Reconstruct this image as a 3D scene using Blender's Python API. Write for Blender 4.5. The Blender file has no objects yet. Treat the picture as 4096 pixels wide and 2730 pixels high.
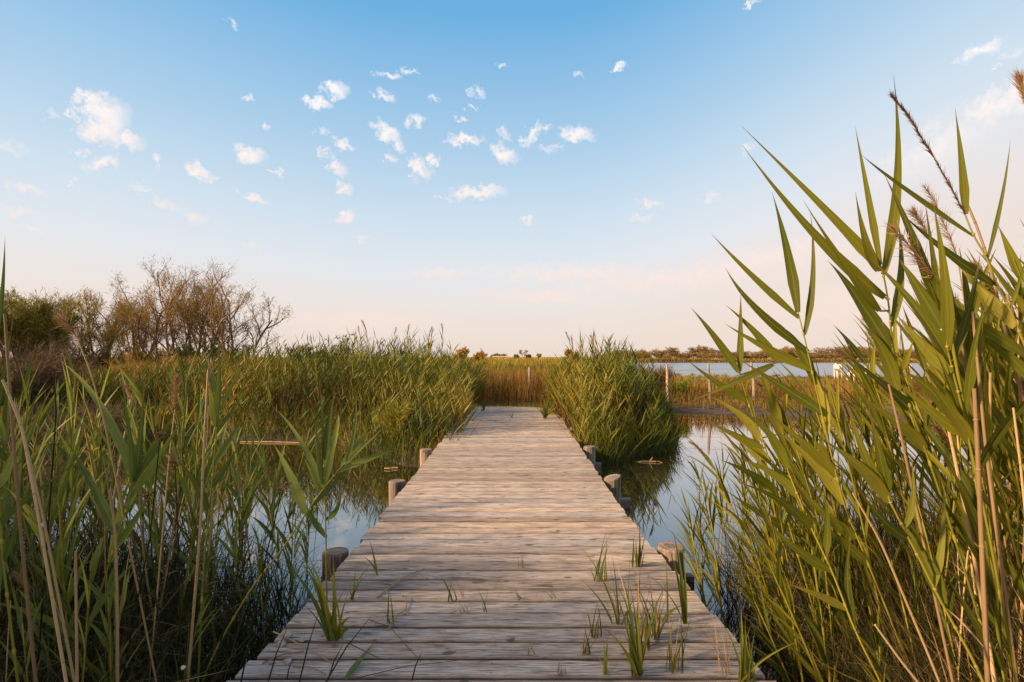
import bpy, math, random
import numpy as np
from mathutils import Vector, Matrix

random.seed(7)
RNG = np.random.default_rng(11)
S = bpy.context.scene
COL = S.collection

# ------------------------------------------------------------------ camera, sky, sun, exposure
F, CX, CY, HC = 2263.0, 2056.0, 1428.0, 1.4      # focal length and principal point (photo pixels), eye height above deck
cam = bpy.data.cameras.new("camera")
cam.sensor_width = 36.0
cam.lens = 36.0 * F / 4096.0
cam.shift_x = -(CX - 2048) / 4096.0
cam.shift_y = (CY - 1365) / 4096.0
cam.clip_start = 0.05
cam.clip_end = 9000
co = bpy.data.objects.new("camera", cam)
co.location = (0, 0, HC)
co.rotation_euler = (math.radians(90), 0, 0)
COL.objects.link(co)
S.camera = co

SUN_EL, SUN_AZ = math.radians(26), math.radians(-112)   # azimuth from +Y towards +X
sun_dir = Vector((math.sin(SUN_AZ) * math.cos(SUN_EL), math.cos(SUN_AZ) * math.cos(SUN_EL), math.sin(SUN_EL)))
sl = bpy.data.lights.new("sun", 'SUN')
sl.energy = 5.0
sl.angle = math.radians(4.0)
sl.color = (1.0, 0.72, 0.42)
so = bpy.data.objects.new("sun", sl)
so.rotation_euler = sun_dir.to_track_quat('Z', 'Y').to_euler()
so.location = (-30, -30, 30)
COL.objects.link(so)

S.view_settings.view_transform = 'Standard'
S.view_settings.look = 'None'
S.view_settings.gamma = 1.0
EXPO = 0.85
SKY = 10.0 * 2 ** -EXPO * 1.03      # the sky's colours at this exposure, for a background strength of 0.1
S.view_settings.exposure = EXPO


def lin(r, g, b):
    f = lambda c: c / 12.92 if c <= 0.04045 else ((c + 0.055) / 1.055) ** 2.4
    return (f(r / 255.0), f(g / 255.0), f(b / 255.0), 1.0)


class NT:
    """Small helper to wire shader nodes."""
    def __init__(s, nt):
        s.nt = nt

    def n(s, kind, _in=None, **props):
        nd = s.nt.nodes.new(kind)
        for k, v in props.items():
            setattr(nd, k, v)
        for k, v in (_in or {}).items():
            if isinstance(v, bpy.types.NodeSocket):
                s.nt.links.new(v, nd.inputs[k])
            else:
                nd.inputs[k].default_value = v
        return nd

    def math(s, op, a, b=0.0, clamp=False):
        nd = s.nt.nodes.new('ShaderNodeMath')
        nd.operation = op
        nd.use_clamp = clamp
        for i, v in enumerate((a, b)):
            if isinstance(v, bpy.types.NodeSocket):
                s.nt.links.new(v, nd.inputs[i])
            else:
                nd.inputs[i].default_value = v
        return nd.outputs[0]

    def vmath(s, op, a, b=(0, 0, 0), out=0):
        nd = s.nt.nodes.new('ShaderNodeVectorMath')
        nd.operation = op
        for i, v in enumerate((a, b)):
            if isinstance(v, bpy.types.NodeSocket):
                s.nt.links.new(v, nd.inputs[i])
            else:
                nd.inputs[i].default_value = v
        return nd.outputs[out]

    def ramp(s, fac, stops, interp='LINEAR'):
        nd = s.nt.nodes.new('ShaderNodeValToRGB')
        cr = nd.color_ramp
        cr.interpolation = interp
        while len(cr.elements) < len(stops):
            cr.elements.new(0.5)
        for e, (p, c) in zip(cr.elements, stops):
            e.position = p
            e.color = c if len(c) == 4 else (*c, 1)
        s.nt.links.new(fac, nd.inputs[0])
        return nd.outputs[0]

    def mix(s, fac, a, b, blend='MIX'):
        nd = s.nt.nodes.new('ShaderNodeMixRGB')
        nd.blend_type = blend
        for i, v in enumerate((fac, a, b)):
            if isinstance(v, bpy.types.NodeSocket):
                s.nt.links.new(v, nd.inputs[i])
            else:
                nd.inputs[i].default_value = v if i == 0 or len(v) == 4 else (*v, 1)
        return nd.outputs[0]

    def smooth(s, v, lo, hi, to0=0.0, to1=1.0):
        nd = s.nt.nodes.new('ShaderNodeMapRange')
        nd.interpolation_type = 'SMOOTHSTEP'
        s.nt.links.new(v, nd.inputs[0])
        for i, x in zip((1, 2, 3, 4), (lo, hi, to0, to1)):
            nd.inputs[i].default_value = x
        return nd.outputs[0]


world = bpy.data.worlds.new("World")
S.world = world
world.use_nodes = True
wt = world.node_tree
wt.nodes.clear()
W = NT(wt)

# clouds: x, y (photo, 2353 wide), half width, half height, tilt in degrees, density
CLOUDS = [
    (207, 236, 34, 24, 0, 1), (248, 268, 50, 46, 0, 1), (232, 298, 58, 36, 0, 1), (285, 322, 46, 20, 0, .95), (167, 260, 15, 9, 0, .7),
    (235, 378, 44, 17, -32, .95), (190, 348, 18, 7, 0, .6), (770, 209, 30, 18, 0, 1), (730, 236, 34, 15, -5, 1), (893, 172, 29, 11, 0, 1),
    (945, 160, 15, 7, 0, .7), (886, 222, 24, 11, 25, .8), (576, 233, 17, 6, 0, .6), (610, 293, 9, 5, 0, .7), (572, 355, 36, 20, 5, 1),
    (456, 391, 34, 14, 25, .95), (492, 411, 16, 8, 20, .6), (360, 370, 17, 13, 40, .7), (636, 398, 15, 7, 0, .8), (585, 456, 36, 10, 15, .8),
    (325, 428, 23, 9, 0, .6), (452, 502, 28, 15, 0, .5), (376, 466, 46, 10, 18, .45), (70, 436, 48, 14, 8, .55), (45, 492, 38, 13, 0, .6),
    (160, 417, 19, 7, 0, .7), (122, 268, 24, 12, 30, .35), (85, 525, 22, 7, 0, .5), (40, 338, 34, 14, 0, .3), (956, 276, 19, 20, 0, .9),
    (888, 304, 38, 19, 25, 1), (914, 332, 16, 14, 40, .8), (900, 366, 17, 12, 40, .7), (741, 302, 19, 12, 25, .6), (792, 333, 24, 11, 20, .85),
    (770, 380, 32, 18, 30, .9), (789, 432, 20, 11, 0, .75), (798, 500, 19, 13, 0, .9), (746, 348, 12, 9, 0, .7), (964, 384, 33, 20, 42, 1),
    (996, 365, 13, 13, 0, .9), (945, 411, 11, 10, 0, .5), (1068, 321, 46, 14, 0, .95), (1098, 216, 20, 10, 10, .7), (1060, 274, 17, 9, 0, .8),
    (1088, 246, 14, 6, 0, .6), (1222, 310, 32, 15, -45, .9), (1252, 290, 18, 9, 0, .8), (1160, 354, 32, 22, 15, .95), (1155, 308, 22, 13, 10, .6),
    (1325, 309, 42, 17, 12, 1), (1272, 336, 24, 11, 0, .55), (1097, 441, 66, 15, -6, 1), (1213, 508, 19, 7, 0, .7), (1009, 450, 9, 6, 0, .7),
    (1496, 470, 29, 12, 20, .7), (1473, 505, 32, 11, 0, .5), (1634, 455, 27, 13, 20, .5), (1720, 340, 18, 12, 0, .45), (1425, 157, 17, 7, 0, .9),
    (1155, 153, 11, 6, 0, .6), (1330, 170, 12, 6, 0, .5), (1000, 225, 12, 7, 0, .6), (1728, 10, 17, 6, 0, .7), (535, 60, 15, 9, 30, .6),
    (2256, 113, 48, 20, -6, .95), (2282, 158, 13, 7, 0, .6), (2300, 238, 120, 38, -12, .85), (2338, 205, 70, 28, 0, .9), (2328, 120, 34, 16, 0, .45),
    (2160, 330, 180, 60, -25, .5), (1020, 628, 70, 13, 0, .65), (1330, 628, 260, 26, 0, .6), (1560, 640, 340, 36, -3, .62), (1250, 682, 160, 20, 0, .6),
    (1760, 596, 320, 38, -8, .6), (820, 738, 230, 26, 0, .5), (580, 565, 21, 7, 0, .5), (830, 550, 16, 8, 0, .5), (2000, 700, 400, 60, 0, .5),
]
gen = W.n('ShaderNodeTexCoord').outputs['Generated']
sep = W.n('ShaderNodeSeparateXYZ', {0: gen})
az = W.math('ARCTAN2', sep.outputs[0], sep.outputs[1])
el = W.math('ARCSINE', sep.outputs[2])
ang = W.n('ShaderNodeCombineXYZ', {0: az, 1: el, 2: 0.0}).outputs[0]
wob = W.n('ShaderNodeTexNoise', {'Vector': ang, 'Scale': 55.0, 'Detail': 5.0, 'Roughness': 0.62})
wob2 = W.n('ShaderNodeTexNoise', {'Vector': ang, 'Scale': 190.0, 'Detail': 3.0, 'Roughness': 0.65})
off = W.vmath('SUBTRACT', wob.outputs['Color'], (0.5, 0.5, 0.5))
off = W.vmath('MULTIPLY', off, (0.060, 0.045, 0.0))
off2 = W.vmath('SUBTRACT', wob2.outputs['Color'], (0.5, 0.5, 0.5))
off2 = W.vmath('MULTIPLY', off2, (0.016, 0.012, 0.0))
angw = W.vmath('ADD', W.vmath('ADD', ang, off), off2)


def angles(x, y):
    u, v = (x - 1181) / 1300.0, (820 - y) / 1300.0
    return math.atan2(u, 1.0), math.atan2(v, math.sqrt(1 + u * u))


acc = None
axy = W.n('ShaderNodeSeparateXYZ', {0: angw})
for ci, (x, y, rx, ry, rot, dens) in enumerate(CLOUDS):
    if ci and ci % 8 == 0:      # chained in eights, so that the shader needs little memory at a time
        angw = W.n('ShaderNodeCombineXYZ', {0: axy.outputs[0], 1: axy.outputs[1], 2: acc}).outputs[0]
    a0, e0 = angles(x, y)
    a1, _ = angles(x + rx, y)
    _, e1 = angles(x, y - ry)
    mp = W.n('ShaderNodeMapping', {'Vector': angw, 'Location': (a0, e0, 0), 'Rotation': (0, 0, -math.radians(rot)),
                                   'Scale': (1.25 * (a1 - a0), 1.25 * (e1 - e0), 1e8)}, vector_type='TEXTURE')
    d = W.vmath('LENGTH', mp.outputs[0], out=1)
    v = W.math('MULTIPLY_ADD', d, -dens)
    wt.nodes[-1].inputs[2].default_value = dens
    acc = v if acc is None else W.math('MAXIMUM', acc, v)
nz = W.math('MULTIPLY', W.math('SUBTRACT', wob.outputs['Fac'], 0.5), 1.1)
nz2 = W.math('MULTIPLY', W.math('SUBTRACT', wob2.outputs['Fac'], 0.5), 0.38)
cl = W.math('ADD', W.math('ADD', acc, nz), nz2)
cloud = W.math('MULTIPLY', W.smooth(cl, -0.12, 0.95), 0.97)
cloud = W.math('MULTIPLY', cloud, W.smooth(acc, 0.0, 0.12))
cloud = W.math('MULTIPLY', cloud, W.smooth(sep.outputs[1], 0.05, 0.2), clamp=True)

# sky colour by elevation; the air is hazier towards +X
hazeside = W.smooth(az, 0.05, 0.85, 0.0, 0.17)
lefts = W.smooth(az, -0.75, -0.2, 0.03, 0.0)
e2 = W.math('SUBTRACT', W.math('SUBTRACT', el, hazeside), lefts)
e2 = W.math('DIVIDE', e2, 1.2)
e2 = W.math('MAXIMUM', e2, 0.0)
k = math.radians(1) / 1.2
sky_ramp = W.ramp(e2, [
    (0.0, lin(239, 221, 209)), (4.2 * k, lin(238, 226, 219)), (8.5 * k, lin(228, 231, 235)), (13.5 * k, lin(208, 225, 238)),
    (20 * k, lin(174, 208, 234)), (31 * k, lin(108, 177, 226)), (42 * k, lin(104, 160, 212)), (60 * k, lin(132, 160, 194)), (1.0, lin(140, 160, 188))])
# warm brightness around the low sun
sd_ = W.vmath('DOT_PRODUCT', gen, tuple(sun_dir), out=1)
sky_ramp = W.mix(W.smooth(sd_, 0.45, 1.0, 0.0, 0.9), sky_ramp, (1.25, 0.86, 0.55, 1))
nish = W.n('ShaderNodeTexSky', sky_type='NISHITA', sun_disc=False, sun_elevation=SUN_EL, sun_rotation=SUN_AZ,
           air_density=1.0, dust_density=2.0, ozone_density=1.0)
sky10 = W.mix(1.0, sky_ramp, (SKY, SKY, SKY, 1), 'MULTIPLY')
skyc = W.mix(0.93, nish.outputs[0], sky10)
cloudc = W.ramp(W.math('MAXIMUM', el, 0.0), [(0.0, lin(248, 220, 208)), (0.17, lin(251, 233, 225)), (0.42, lin(252, 248, 247))])
cloud10 = W.mix(1.0, cloudc, (SKY, SKY, SKY, 1), 'MULTIPLY')
final = W.mix(cloud, skyc, cloud10)
bg = W.n('ShaderNodeBackground', {'Color': final, 'Strength': 0.1})
wo = W.n('ShaderNodeOutputWorld', {'Surface': bg.outputs[0]})


# ------------------------------------------------------------------ helpers
def P(px, py, d):
    """World point seen at photo pixel (px, py) at distance d."""
    return np.array(((px - CX) / F * d, d, HC - (py - CY) / F * d))


def G(px, py, z=0.0):
    """World point on the level z seen at photo pixel."""
    d = F * (HC - z) / (py - CY)
    return np.array(((px - CX) / F * d, d, z))


class MB:
    """Collects quads with uv and a per-vertex random value, links them as one mesh object."""
    def __init__(s):
        s.v, s.f, s.uv, s.r, s.nv = [], [], [], [], 0

    def add(s, v, f, uv=None, r=0.5):
        v = np.asarray(v, float).reshape(-1, 3)
        f = np.asarray(f, int).reshape(-1, 4)
        s.v.append(v)
        s.f.append(f + s.nv)
        s.uv.append(np.zeros((len(v), 2)) if uv is None else np.asarray(uv, float).reshape(-1, 2))
        s.r.append(np.broadcast_to(np.asarray(r, float).reshape(-1), (len(v),)) if np.size(r) in (1, len(v)) else np.asarray(r))
        s.nv += len(v)

    def mesh(s, name, mat, smooth=False):
        V, Fc = np.concatenate(s.v), np.concatenate(s.f)
        UV, R = np.concatenate(s.uv), np.concatenate(s.r)
        m = bpy.data.meshes.new(name)
        m.vertices.add(len(V))
        m.vertices.foreach_set("co", V.astype(np.float32).ravel())
        m.loops.add(len(Fc) * 4)
        m.loops.foreach_set("vertex_index", Fc.astype(np.int32).ravel())
        m.polygons.add(len(Fc))
        m.polygons.foreach_set("loop_start", np.arange(0, len(Fc) * 4, 4, dtype=np.int32))
        m.polygons.foreach_set("use_smooth", np.full(len(Fc), smooth))
        m.update(calc_edges=True)
        ul = m.uv_layers.new(name="UVMap")
        ul.data.foreach_set("uv", UV[Fc.ravel()].astype(np.float32).ravel())
        at = m.attributes.new("rnd", 'FLOAT', 'POINT')
        at.data.foreach_set("value", R.astype(np.float32))
        m.materials.append(mat)
        return m

    def obj(s, name, mat, parent=None, smooth=False, loc=None):
        if loc is not None:
            s.v = [v - np.asarray(loc, float) for v in s.v]
        o = bpy.data.objects.new(name, s.mesh(name, mat, smooth))
        COL.objects.link(o)
        if parent is not None:
            o.parent = parent
        elif loc is not None:
            o.location = loc
        return o


def tag(o, label=None, cat=None, group=None, kind=None):
    for k_, v_ in (("label", label), ("category", cat), ("group", group), ("kind", kind)):
        if v_:
            o[k_] = v_
    return o


def empty(name, loc, label, cat, group=None, rz=0.0):
    o = bpy.data.objects.new(name, None)
    o.empty_display_size = 0.1
    o.location = loc
    o.rotation_euler = (0, 0, rz)
    COL.objects.link(o)
    return tag(o, label, cat, group)


def dup(root, loc, rz=0.0, scale=1.0, label=None, group=None, tilt=(0, 0)):
    """A copy of a thing with copies of its parts and sub-parts."""
    r = root.copy()
    COL.objects.link(r)
    r.location = loc
    r.rotation_euler = (tilt[0], tilt[1], rz)
    r.scale = (scale,) * 3
    if label:
        r['label'] = label
    if group:
        r['group'] = group
    for ch in list(root.children):
        c = ch.copy()
        COL.objects.link(c)
        c.parent = r
        for g in list(ch.children):
            d = g.copy()
            COL.objects.link(d)
            d.parent = c
    return r


def norm(v):
    v = np.asarray(v, float)
    return v / np.maximum(np.linalg.norm(v, axis=-1, keepdims=True), 1e-9)


def tube(mb, pts, rad, ns=6, r=0.5, cap=True):
    pts = np.asarray(pts, float)
    n = len(pts)
    rad = np.broadcast_to(np.asarray(rad, float), (n,))
    t = norm(np.gradient(pts, axis=0))
    ref = np.array((0.0, 1.0, 0.0)) if abs(t[0][1]) < 0.9 else np.array((1.0, 0, 0))
    u = norm(np.cross(t, ref))
    w = np.cross(t, u)
    a = np.linspace(0, 2 * math.pi, ns, endpoint=False)
    ring = pts[:, None] + rad[:, None, None] * (np.cos(a)[None, :, None] * u[:, None] + np.sin(a)[None, :, None] * w[:, None])
    ids = np.arange(n * ns).reshape(n, ns)
    f = np.stack([ids[:-1], np.roll(ids, -1, 1)[:-1], np.roll(ids, -1, 1)[1:], ids[1:]], -1).reshape(-1, 4)
    uv = np.stack(np.broadcast_arrays(np.linspace(0, 1, ns)[None, :], np.linspace(0, 1, n)[:, None]), -1)
    mb.add(ring, f, uv, r)
    if cap and ns % 2 == 0:
        for row in (ids[0][::-1], ids[-1]):
            base = ring.reshape(-1, 3)[row]
            k_ = np.arange(ns)
            ff = [(0, i, i + 1, i + 2) for i in range(1, ns - 2, 2)]
            mb.add(base, ff, None, r)


def box(mb, lo, hi, r=0.5):
    x0, y0, z0 = lo
    x1, y1, z1 = hi
    v = [(x0, y0, z0), (x1, y0, z0), (x1, y1, z0), (x0, y1, z0), (x0, y0, z1), (x1, y0, z1), (x1, y1, z1), (x0, y1, z1)]
    f = [(0, 3, 2, 1), (4, 5, 6, 7), (0, 1, 5, 4), (1, 2, 6, 5), (2, 3, 7, 6), (3, 0, 4, 7)]
    mb.add(v, f, None, r)


def wprof(t, peak=0.25, base=0.45):
    up = base + (1 - base) * np.clip(t / peak, 0, 1) ** 0.8
    dn = (1 - np.clip((t - peak) / (1 - peak), 0, 1)) ** 0.95 * (1 - 0.25 * np.clip((t - .7) / .3, 0, 1))
    return np.maximum(np.minimum(up, 1) * dn, 0.02)


def leaf(mb, p0, p1, p2, width, side=None, roll=0.0, twist=0.3, fold=0.22, n=14, r=0.5, peak=0.25):
    """One folded leaf along a quadratic curve p0 (base) > p1 (control) > p2 (tip)."""
    t = np.linspace(0, 1, n + 1)[:, None]
    c = (1 - t) ** 2 * p0 + 2 * t * (1 - t) * p1 + t * t * p2
    tg = norm(np.gradient(c, axis=0))
    view = norm(c - np.array((0, 0, HC))) if side is None else np.broadcast_to(side, c.shape)
    wd = norm(np.cross(tg, view))
    nm = norm(np.cross(wd, tg))
    a = roll + twist * t
    wv = np.cos(a) * wd + np.sin(a) * nm
    nn = -np.sin(a) * wd + np.cos(a) * nm
    hw = 0.5 * width * wprof(t, peak)
    L = c - wv * hw
    R_ = c + wv * hw
    M = c + nn * hw * fold * 2
    V = np.stack([L, M, R_], 1)
    ids = np.arange((n + 1) * 3).reshape(n + 1, 3)
    f = np.stack([ids[:-1, :2], ids[:-1, 1:], ids[1:, 1:], ids[1:, :2]], -1).reshape(-1, 4)
    uv = np.stack(np.broadcast_arrays(np.array((0, .5, 1.0))[None, :], t), -1)
    mb.add(V, f, uv, r)


def blades(mb, base, dirv, length, width, bend, nseg=3, r=None, peak=0.2, facing=0.6):
    """Many thin blades at once: base (N,3), dirv (N,3) unit, bend (N,3) end offset."""
    N = len(base)
    if N == 0:
        return
    t = np.linspace(0, 1, nseg + 1)[None, :, None]
    c = base[:, None] + dirv[:, None] * length[:, None, None] * t + bend[:, None] * t * t
    tg = norm(np.gradient(c, axis=1))
    rv = norm(RNG.normal(size=(N, 3)) * (1 - facing) + facing * norm(base - np.array((0, 0, HC))))
    wd = norm(np.cross(tg, rv[:, None]))
    hw = 0.5 * width[:, None, None] * wprof(t, peak)
    V = np.stack([c - wd * hw, c + wd * hw], 2)
    ids = np.arange(N * (nseg + 1) * 2).reshape(N, nseg + 1, 2)
    f = np.stack([ids[:, :-1, 0], ids[:, :-1, 1], ids[:, 1:, 1], ids[:, 1:, 0]], -1).reshape(-1, 4)
    uv = np.zeros((N, nseg + 1, 2, 2))
    uv[..., 0] = np.array((0, 1.0))[None, None, :]
    uv[..., 1] = np.linspace(0, 1, nseg + 1)[None, :, None]
    if r is None:
        r = RNG.random(N)
    mb.add(V, f, uv, np.repeat(r, (nseg + 1) * 2))


# ------------------------------------------------------------------ materials
def mat(name):
    m = bpy.data.materials.new(name)
    m.use_nodes = True
    m.node_tree.nodes.clear()
    return m, NT(m.node_tree)


def finish(N, shader, disp=None):
    N.n('ShaderNodeOutputMaterial', {'Surface': shader})


def leaf_mat(name, stops, transl=0.35, rough=0.45, spec=0.35, objvar=0.25, rib=0.0, dry=0.0):
    """Leaf: colour by the blade's random value, fine veins along it, some light let through."""
    if name in ('reed_leaf', 'reed_leaf_cool', 'bank_reed', 'reed_stem', 'shrub_leaf', 'tamarisk_leaf_green'):
        wr, gn = (1.05 if 'cool' in name else 1.12), (1.35 if 'reed_leaf' in name else 1.15)      # late summer: the greens lean to yellow
        stops = [(p_, (c_[0] * wr * gn, c_[1] * gn, c_[2] * .8 * gn, 1)) for p_, c_ in stops]
    m, N = mat(name)
    at = N.n('ShaderNodeAttribute', attribute_name='rnd').outputs['Fac']
    oi = N.n('ShaderNodeObjectInfo').outputs['Random']
    v = N.math('ADD', N.math('MULTIPLY', at, 1 - objvar), N.math('MULTIPLY', oi, objvar))
    col = N.ramp(v, stops)
    uv = N.n('ShaderNodeTexCoord').outputs['UV']
    mp = N.n('ShaderNodeMapping', {'Vector': uv, 'Scale': (14, 1.2, 1)})
    nz = N.n('ShaderNodeTexNoise', {'Vector': mp.outputs[0], 'Scale': 2.0, 'Detail': 3.0})
    fac = N.smooth(nz.outputs['Fac'], 0.3, 0.7, 0.68, 1.28)
    col = N.mix(1.0, col, fac, 'MULTIPLY')
    if rib:
        sx = N.n('ShaderNodeSeparateXYZ', {0: uv})
        u = N.math('ABSOLUTE', N.math('SUBTRACT', sx.outputs[0], 0.5))
        ribf = N.smooth(u, 0.0, 0.09, rib, 0.0)
        col = N.mix(ribf, col, (0.26, 0.25, 0.07, 1))
        if dry:
            # withered tips and margins
            tip = N.math('ADD', sx.outputs[1], N.math('MULTIPLY', N.math('SUBTRACT', nz.outputs['Fac'], 0.5), 0.5))
            dr = N.math('MULTIPLY', N.smooth(tip, 0.72, 1.0), dry)
            col = N.mix(dr, col, (0.22, 0.12, 0.045, 1))
            sp = N.n('ShaderNodeTexNoise', {'Vector': N.n('ShaderNodeMapping', {'Vector': N.n('ShaderNodeTexCoord').outputs['Object'], 'Scale': (1, 1, .35)}).outputs[0], 'Scale': 60.0, 'Detail': 3.0})
            spots = N.math('MULTIPLY', N.smooth(sp.outputs['Fac'], 0.66, 0.72), 0.8)
            col = N.mix(spots, col, (0.20, 0.13, 0.04, 1))
    pb = N.n('ShaderNodeBsdfPrincipled', {'Base Color': col, 'Roughness': rough, 'Specular IOR Level': spec})
    tr = N.n('ShaderNodeBsdfTranslucent', {'Color': N.mix(1.0, col, (1.25, 1.15, 0.55, 1), 'MULTIPLY')})
    mx = N.n('ShaderNodeMixShader', {0: transl, 1: pb.outputs[0], 2: tr.outputs[0]})
    finish(N, mx.outputs[0])
    return m


M = {}
M['reed'] = leaf_mat('reed_leaf', [(0, (0.03, 0.046, 0.007, 1)), (.35, (0.078, 0.094, 0.010, 1)), (.7, (0.13, 0.138, 0.014, 1)), (1, (0.25, 0.23, 0.035, 1))], .42, .55, .22, .3, .5, .85)
M['reed_cool'] = leaf_mat('reed_leaf_cool', [(0, (0.03, 0.055, 0.016, 1)), (.4, (0.08, 0.115, 0.033, 1)), (.75, (0.14, 0.175, 0.05, 1)), (1, (0.25, 0.26, 0.075, 1))], .34, .55, .22, .3, .45, .8)
M['stem'] = leaf_mat('reed_stem', [(0, (0.10, 0.115, 0.016, 1)), (.6, (0.19, 0.185, 0.025, 1)), (1, (0.28, 0.25, 0.045, 1))], .05, .5, .3)
M['straw'] = leaf_mat('dry_straw', [(0, (0.20, 0.12, 0.06, 1)), (.5, (0.40, 0.26, 0.13, 1)), (1, (0.55, 0.38, 0.20, 1))], .1, .6, .2, .4)
M['plume'] = leaf_mat('reed_plume', [(0, (0.12, 0.06, 0.035, 1)), (.6, (0.34, 0.21, 0.11, 1)), (1, (0.52, 0.36, 0.21, 1))], .35, .7, .1)
M['plume_dark'] = leaf_mat('reed_plume_dark', [(0, (0.05, 0.022, 0.02, 1)), (.6, (0.12, 0.05, 0.03, 1)), (1, (0.20, 0.14, 0.04, 1))], .15, .7, .1)
M['bank'] = leaf_mat('bank_reed', [(0, (0.018, 0.036, 0.008, 1)), (.3, (0.055, 0.080, 0.011, 1)), (.6, (0.125, 0.135, 0.016, 1)), (.82, (0.22, 0.165, 0.028, 1)), (1, (0.30, 0.18, 0.06, 1))], .2, .5, .25, 0.0)
M['dark_stem'] = leaf_mat('dark_stem', [(0, (0.015, 0.010, 0.004, 1)), (.6, (0.06, 0.034, 0.011, 1)), (.85, (0.13, 0.075, 0.024, 1)), (1, (0.30, 0.19, 0.07, 1))], .1, .6, .15, 0.0)  # brown stems, coloured extra dark to stand in for shade inside the banks
M['rush'] = leaf_mat('brown_rush', [(0, (0.045, 0.025, 0.007, 1)), (.45, (0.14, 0.072, 0.017, 1)), (.8, (0.26, 0.145, 0.032, 1)), (1, (0.40, 0.25, 0.08, 1))], .2, .6, .15, 0.0)
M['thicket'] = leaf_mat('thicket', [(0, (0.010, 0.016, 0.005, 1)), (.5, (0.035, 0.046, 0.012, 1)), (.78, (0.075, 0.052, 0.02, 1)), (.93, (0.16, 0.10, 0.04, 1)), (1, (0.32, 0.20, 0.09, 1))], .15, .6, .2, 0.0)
M['marsh'] = leaf_mat('marsh', [(0, (0.09, 0.06, 0.018, 1)), (.35, (0.15, 0.115, 0.02, 1)), (.65, (0.22, 0.19, 0.022, 1)), (1, (0.36, 0.25, 0.05, 1))], .2, .6, .15, 0.0)
M['shrub'] = leaf_mat('shrub_leaf', [(0, (0.05, 0.09, 0.010, 1)), (.5, (0.13, 0.17, 0.016, 1)), (1, (0.24, 0.26, 0.03, 1))], .35, .5, .2, 0.1)
M['ochre_shrub'] = leaf_mat('ochre_shrub_leaf', [(0, (0.10, 0.10, 0.012, 1)), (.5, (0.20, 0.19, 0.02, 1)), (1, (0.33, 0.27, 0.04, 1))], .35, .5, .2, 0.1)
M['tam'] = leaf_mat('tamarisk_leaf', [(0, (0.12, 0.085, 0.02, 1)), (.5, (0.25, 0.16, 0.045, 1)), (1, (0.42, 0.26, 0.09, 1))], .45, .6, .1, 0.15)
M['tam_green'] = leaf_mat('tamarisk_leaf_green', [(0, (0.07, 0.08, 0.015, 1)), (.5, (0.15, 0.15, 0.03, 1)), (1, (0.27, 0.22, 0.06, 1))], .3, .6, .1, 0.15)
M['far_tam'] = leaf_mat('far_tamarisk_leaf', [(0, (0.16, 0.115, 0.05, 1)), (.5, (0.28, 0.195, 0.09, 1)), (1, (0.42, 0.29, 0.14, 1))], .4, .6, .1, 0.2)
M['gold'] = leaf_mat('golden_leaf', [(0, (0.20, 0.11, 0.025, 1)), (.5, (0.36, 0.22, 0.04, 1)), (1, (0.50, 0.33, 0.08, 1))], .3, .6, .1, 0.15)
M['dark_leaf'] = leaf_mat('dark_leaf', [(0, (0.02, 0.03, 0.008, 1)), (.5, (0.045, 0.06, 0.014, 1)), (1, (0.09, 0.10, 0.02, 1))], .25, .6, .15, 0.15)
M['deadtwig'] = leaf_mat('dead_twig', [(0, (0.07, 0.045, 0.03, 1)), (.6, (0.15, 0.095, 0.06, 1)), (1, (0.24, 0.16, 0.10, 1))], .1, .7, .1, 0.1)


def simple_mat(name, c1, c2, scale=8.0, rough=0.8, bump=0.0, stretch=(1, 1, 1)):
    m, N = mat(name)
    tc = N.n('ShaderNodeTexCoord').outputs['Object']
    mp = N.n('ShaderNodeMapping', {'Vector': tc, 'Scale': stretch})
    nz = N.n('ShaderNodeTexNoise', {'Vector': mp.outputs[0], 'Scale': scale, 'Detail': 6.0, 'Roughness': 0.62})
    at = N.n('ShaderNodeAttribute', attribute_name='rnd').outputs['Fac']
    f = N.smooth(N.math('ADD', nz.outputs['Fac'], N.math('MULTIPLY', N.math('SUBTRACT', at, 0.5), 0.3)), 0.3, 0.7)
    col = N.mix(f, c1, c2)
    pb = N.n('ShaderNodeBsdfPrincipled', {'Base Color': col, 'Roughness': rough, 'Specular IOR Level': 0.25})
    if bump:
        b = N.n('ShaderNodeBump', {'Strength': bump, 'Distance': 0.01, 'Height': nz.outputs['Fac']})
        m.node_tree.links.new(b.outputs[0], pb.inputs['Normal'])
    finish(N, pb.outputs[0])
    return m


M['bark'] = simple_mat('bark', (0.12, 0.078, 0.052, 1), (0.30, 0.20, 0.13, 1), 14, 0.9, 0.4, (1, 1, .3))
M['wall'] = simple_mat('pale_wall', (0.55, 0.40, 0.30, 1), (0.62, 0.47, 0.36, 1), 3)
M['tile'] = simple_mat('roof_tile', (0.42, 0.26, 0.18, 1), (0.55, 0.36, 0.25, 1), 4)
M['darkglass'] = simple_mat('dark_opening', (0.03, 0.025, 0.02, 1), (0.06, 0.05, 0.04, 1), 4)
M['horse'] = simple_mat('white_coat', (0.62, 0.52, 0.45, 1), (0.78, 0.70, 0.64, 1), 3)
M['hair'] = simple_mat('grey_hair', (0.30, 0.25, 0.21, 1), (0.5, 0.43, 0.37, 1), 8)
M['hoof'] = simple_mat('hoof', (0.05, 0.04, 0.03, 1), (0.10, 0.08, 0.06, 1), 8)
M['stone'] = simple_mat('pale_stone', (0.28, 0.23, 0.20, 1), (0.5, 0.44, 0.40, 1), 40, 0.8, 0.5)
M['wire'] = simple_mat('rusty_wire', (0.12, 0.08, 0.06, 1), (0.22, 0.17, 0.14, 1), 30)
M['seed'] = simple_mat('brown_seed', (0.07, 0.03, 0.015, 1), (0.20, 0.09, 0.035, 1), 60)


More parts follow.
